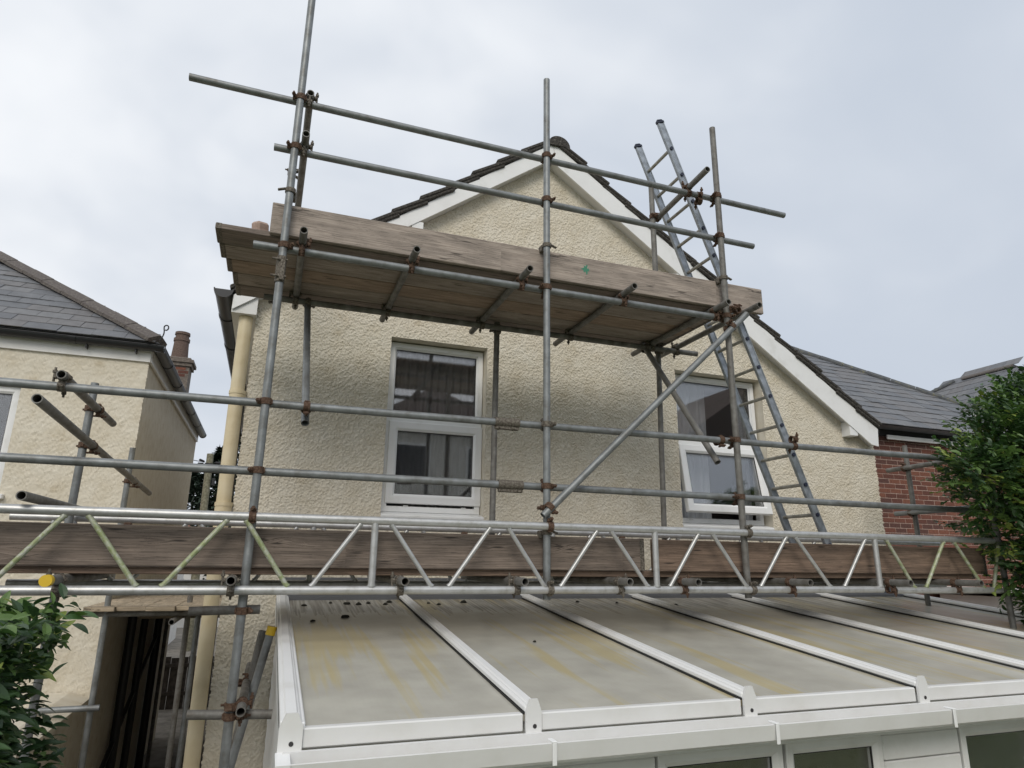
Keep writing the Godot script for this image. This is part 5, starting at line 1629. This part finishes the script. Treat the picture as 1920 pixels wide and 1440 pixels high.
func build_tree() -> void:
	var o := thing("leafy_tree", "small evergreen tree with fine bright leaves overhanging the end of the scaffold", "tree", "", Vector3(7.25, 0, 1.7))
	var r := RandomNumberGenerator.new()
	r.seed = 15
	var tk := MB.new()
	tk.tube(Vector3(7.25, 0, 1.7), Vector3(7.05, 1.9, 1.75), 0.10, 0.0, 12, 0.075)
	tk.tube(Vector3(7.05, 1.9, 1.75), Vector3(6.75, 3.3, 1.85), 0.075, 0.0, 12, 0.045)
	tk.tube(Vector3(6.75, 3.3, 1.85), Vector3(6.7, 4.4, 1.9), 0.045, 0.0, 10, 0.02)
	var trunk := part(o, "trunk", tk, M.bark)
	var lobes := [[Vector3(5.80, 3.42, 1.95), 0.50], [Vector3(6.1, 3.9, 1.95), 0.52], [Vector3(6.25, 4.18, 1.9), 0.32], [Vector3(5.36, 3.56, 2.0), 0.30], [Vector3(5.14, 3.6, 2.02), 0.17], [Vector3(5.95, 2.95, 2.0), 0.42], [Vector3(6.02, 2.58, 2.0), 0.26], [Vector3(6.5, 3.3, 1.85), 0.8], [Vector3(6.6, 4.0, 1.8), 0.52], [Vector3(6.3, 2.6, 1.95), 0.42], [Vector3(5.62, 3.86, 2.05), 0.24]]
	for e in lobes:
		var lb := MB.new()
		var p0 := Vector3(6.8, clampf(e[0].y - 0.5, 1.9, 4.2), 1.85)
		var pm: Vector3 = p0.lerp(e[0], 0.55) + Vector3(0, -0.06, 0)
		lb.tube(p0, pm, 0.028, 0.0, 8, 0.018)
		lb.tube(pm, e[0], 0.018, 0.0, 8, 0.006)
		part(trunk, "limb", lb, M.bark)
	var xs := []
	var eye := Vector3(0, 2.8, 5.7)
	for li in lobes.size():
		var e: Array = lobes[li]
		var rad: float = e[1]
		var twig_fill := int(250.0 * pow(rad / 0.4, 2.0))
		for k in twig_fill:
			var q := Vector3(r.randfn(), r.randfn(), r.randfn()).normalized()
			var reach := rad * pow(r.randf(), 0.42) * (1.0 + 0.22 * sin(q.x * 7.0 + li) * sin(q.y * 9.0))
			var c: Vector3 = e[0] + q * reach * Vector3(1.0, 0.95, 0.9)
			var td := (q + Vector3(0, 0.55, 0) + Vector3(r.randfn(), r.randfn(), r.randfn()) * 0.35).normalized()
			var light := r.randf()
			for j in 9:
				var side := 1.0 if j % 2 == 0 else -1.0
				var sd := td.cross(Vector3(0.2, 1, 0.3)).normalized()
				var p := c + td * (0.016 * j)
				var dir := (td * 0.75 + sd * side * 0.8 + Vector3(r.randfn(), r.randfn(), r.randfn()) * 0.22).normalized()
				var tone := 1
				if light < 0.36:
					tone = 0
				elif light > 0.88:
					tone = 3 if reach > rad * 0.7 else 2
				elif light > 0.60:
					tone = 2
				var s := r.randf_range(0.5, 1.25)
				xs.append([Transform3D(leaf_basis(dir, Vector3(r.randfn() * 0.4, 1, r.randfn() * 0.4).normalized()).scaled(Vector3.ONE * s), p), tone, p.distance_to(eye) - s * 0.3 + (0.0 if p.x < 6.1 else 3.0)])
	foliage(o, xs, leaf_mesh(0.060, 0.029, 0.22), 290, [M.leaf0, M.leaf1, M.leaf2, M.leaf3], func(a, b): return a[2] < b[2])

func dark_tree(label: String, at: Vector3, h: float, rad: float, seed_: int, cone: bool) -> void:
	var o := thing("conifer" if cone else "dark_tree", label, "tree", "", at)
	var r := RandomNumberGenerator.new()
	r.seed = seed_
	var tk := MB.new()
	tk.tube(at, at + Vector3(0, h * 0.92, 0), 0.22, 0.0, 9, 0.03)
	part(o, "trunk", tk, M.bark)
	var mb := MB.new()
	for i in 1500:
		var t := pow(r.randf(), 0.8)
		var y := lerpf(h * 0.14, h, t)
		var rr := rad * ((1.0 - t) * 1.05 + 0.04) if cone else rad * sqrt(maxf(0.02, 1.0 - pow((t - 0.45) / 0.56, 2.0)))
		var an := r.randf() * TAU
		var q := rr * sqrt(r.randf_range(0.25, 1.0)) * (1.0 + 0.2 * sin(an * 5.0 + y * 2.0))
		var c := at + Vector3(cos(an) * q, y, sin(an) * q)
		var dr := (Vector3(cos(an), -0.25 if cone else r.randf_range(-0.4, 0.6), sin(an)) + Vector3(r.randfn(), r.randfn(), r.randfn()) * 0.4).normalized()
		var s := r.randf_range(0.16, 0.42)
		var w := dr.cross(Vector3.UP).normalized() * s * 0.35
		var nn := (Vector3.UP + dr * 0.5).normalized()
		mb.tri(c - w, c + w, c + dr * s, nn, nn, nn)
		mb.tri(c - w * 0.8 + Vector3(0, 0.1, 0), c + w * 0.6 - dr * s * 0.3, c + dr * s * 0.7 + Vector3(0, 0.14, 0), nn, nn, nn)
	part(o, "crown", mb, M.conifer if cone else M.leaf0)

# ---------------------------------------------------------------- sky
func sky_image() -> Image:
	var w := 1024
	var h := 512
	var f := noise(301, 1.0, FastNoiseLite.TYPE_SIMPLEX_SMOOTH, 5, 0.5)
	var g := noise(302, 1.0, FastNoiseLite.TYPE_SIMPLEX_SMOOTH, 3, 0.5)
	var im := Image.create(w, h, false, Image.FORMAT_RGBF)
	for y in h:
		var el := PI * (0.5 - (y + 0.5) / h)
		for x in w:
			var az := TAU * ((x + 0.5) / w - 0.5)
			var d := Vector3(-sin(az) * cos(el), sin(el), cos(az) * cos(el))
			# cloud deck seen from below: flatten with height
			var q := Vector3(d.x, d.y * 0.6, d.z) * (1.6 / (0.45 + maxf(d.y, 0.0)))
			var wv := g.get_noise_3d(q.x * 0.8 + 11.0, q.y, q.z * 0.8)
			var n := f.get_noise_3d(q.x * 1.0 + wv * 0.5, q.y * 2.0, q.z * 1.6)
			var b := g.get_noise_3d(q.x * 0.45 + 4.0, q.y, q.z * 0.45)
			# thinner, whiter cloud towards the side of the sun
			var side := 0.5 - 0.5 * (d.x * 0.9 - d.z * 0.1)
			var fine := f.get_noise_3d(q.x * 3.1 + 20.0, q.y * 5.0, q.z * 4.2 + wv)
			var t := -0.20 + 1.18 * side + n * 0.46 + b * 0.36 + fine * 0.10
			t = 1.0 / (1.0 + exp(-4.6 * (t - 0.5)))
			var grey := Color(0.505, 0.56, 0.645)
			var white := Color(0.90, 0.915, 0.935)
			var c := grey.lerp(white, t)
			if d.y < 0:
				c = Color(0.30, 0.30, 0.29)
			im.set_pixel(x, y, c)
	return im

func _ready() -> void:
	rng.seed = 7
	# camera
	var cam := Camera3D.new()
	cam.name = "camera"
	cam.basis = Basis(Vector3.UP, deg_to_rad(-19.667)) * Basis(Vector3.RIGHT, deg_to_rad(15.094)) * Basis(Vector3.BACK, deg_to_rad(0.768))
	cam.position = Vector3(0, 2.8, 5.7)
	cam.fov = 60.43
	cam.near = 0.05
	cam.far = 400.0
	cam.current = true
	add_child(cam)
	# sky
	var we := WorldEnvironment.new()
	we.name = "world_environment"
	var env := Environment.new()
	var sky := Sky.new()
	var pm := PanoramaSkyMaterial.new()
	pm.panorama = ImageTexture.create_from_image(sky_image())
	sky.sky_material = pm
	env.sky = sky
	env.background_mode = Environment.BG_SKY
	env.background_energy_multiplier = 1.0
	env.tonemap_mode = Environment.TONE_MAPPER_LINEAR
	env.tonemap_exposure = 1.12
	env.sdfgi_enabled = true
	env.ssao_enabled = true
	env.ssil_enabled = true
	we.environment = env
	add_child(we)
	# sun behind thin cloud, over the viewer's shoulder
	var sun := DirectionalLight3D.new()
	sun.name = "sun"
	sun.light_energy = 0.41
	sun.light_angular_distance = 26.0
	sun.light_color = Color(1.0, 0.97, 0.92)
	sun.shadow_enabled = true
	add_child(sun)
	sun.look_at_from_position(Vector3(-0.35, 0.85, 1.0), Vector3.ZERO)
	make_materials()
	# setting
	var gm := MB.new()
	gm.quad(Vector3(-150, 0, -150), Vector3(150, 0, -150), Vector3(150, 0, 150), Vector3(-150, 0, 150), Vector3.UP)
	var ground := part(self, "ground", gm, M.grass)
	ground.set_meta("kind", "structure")
	var pv := MB.new()
	pv.cb(Vector3(-12, 0.0, -30), Vector3(14, 0.008, 4.4))
	var pav := part(self, "pavement", pv, M.concrete)
	pav.set_meta("kind", "structure")
	build_main_house()
	build_hip_house()
	build_brick_house()
	build_far_houses()
	build_garden_wall()
	plain_house("house with a brown hipped roof mirrored in the tall window", 2.65, 8.45, 16.0, 24.0, 7.2, 9.45, true, M.white_wall, M.tile_brown)
	plain_house("house with an orange-red roof mirrored in the open window", 12.5, 20.5, 24.0, 34.0, 7.5, 11.4, true, M.white_wall, M.tile_red)
	plain_house("house with a dark gable mirrored in the open window", 15.5, 25.6, 17.0, 23.0, 7.7, 11.15, false, M.stack, M.tile_brown)
	dark_tree("dark tree in the garden mirrored in the open window", Vector3(10.6, 0, 10.5), 5.4, 1.3, 31, false)
	dark_tree("tall dark tree beside the brown roof mirrored in the window", Vector3(9.3, 0, 18.5), 8.6, 1.7, 32, false)
	dark_tree("tall dark conifer beyond the telegraph pole", Vector3(-2.55, 0, -29.0), 7.9, 2.3, 33, true)
	dark_tree("broad dark conifer just past the telegraph pole", Vector3(-1.75, 0, -27.5), 8.6, 2.0, 34, true)
	dark_tree("low dark conifer behind the red tiled roof", Vector3(-3.7, 0, -31.0), 6.9, 2.8, 35, true)
	build_conservatory()
	build_scaffold()
	build_boards()
	build_ladder()
	build_hedge()
	build_tree()
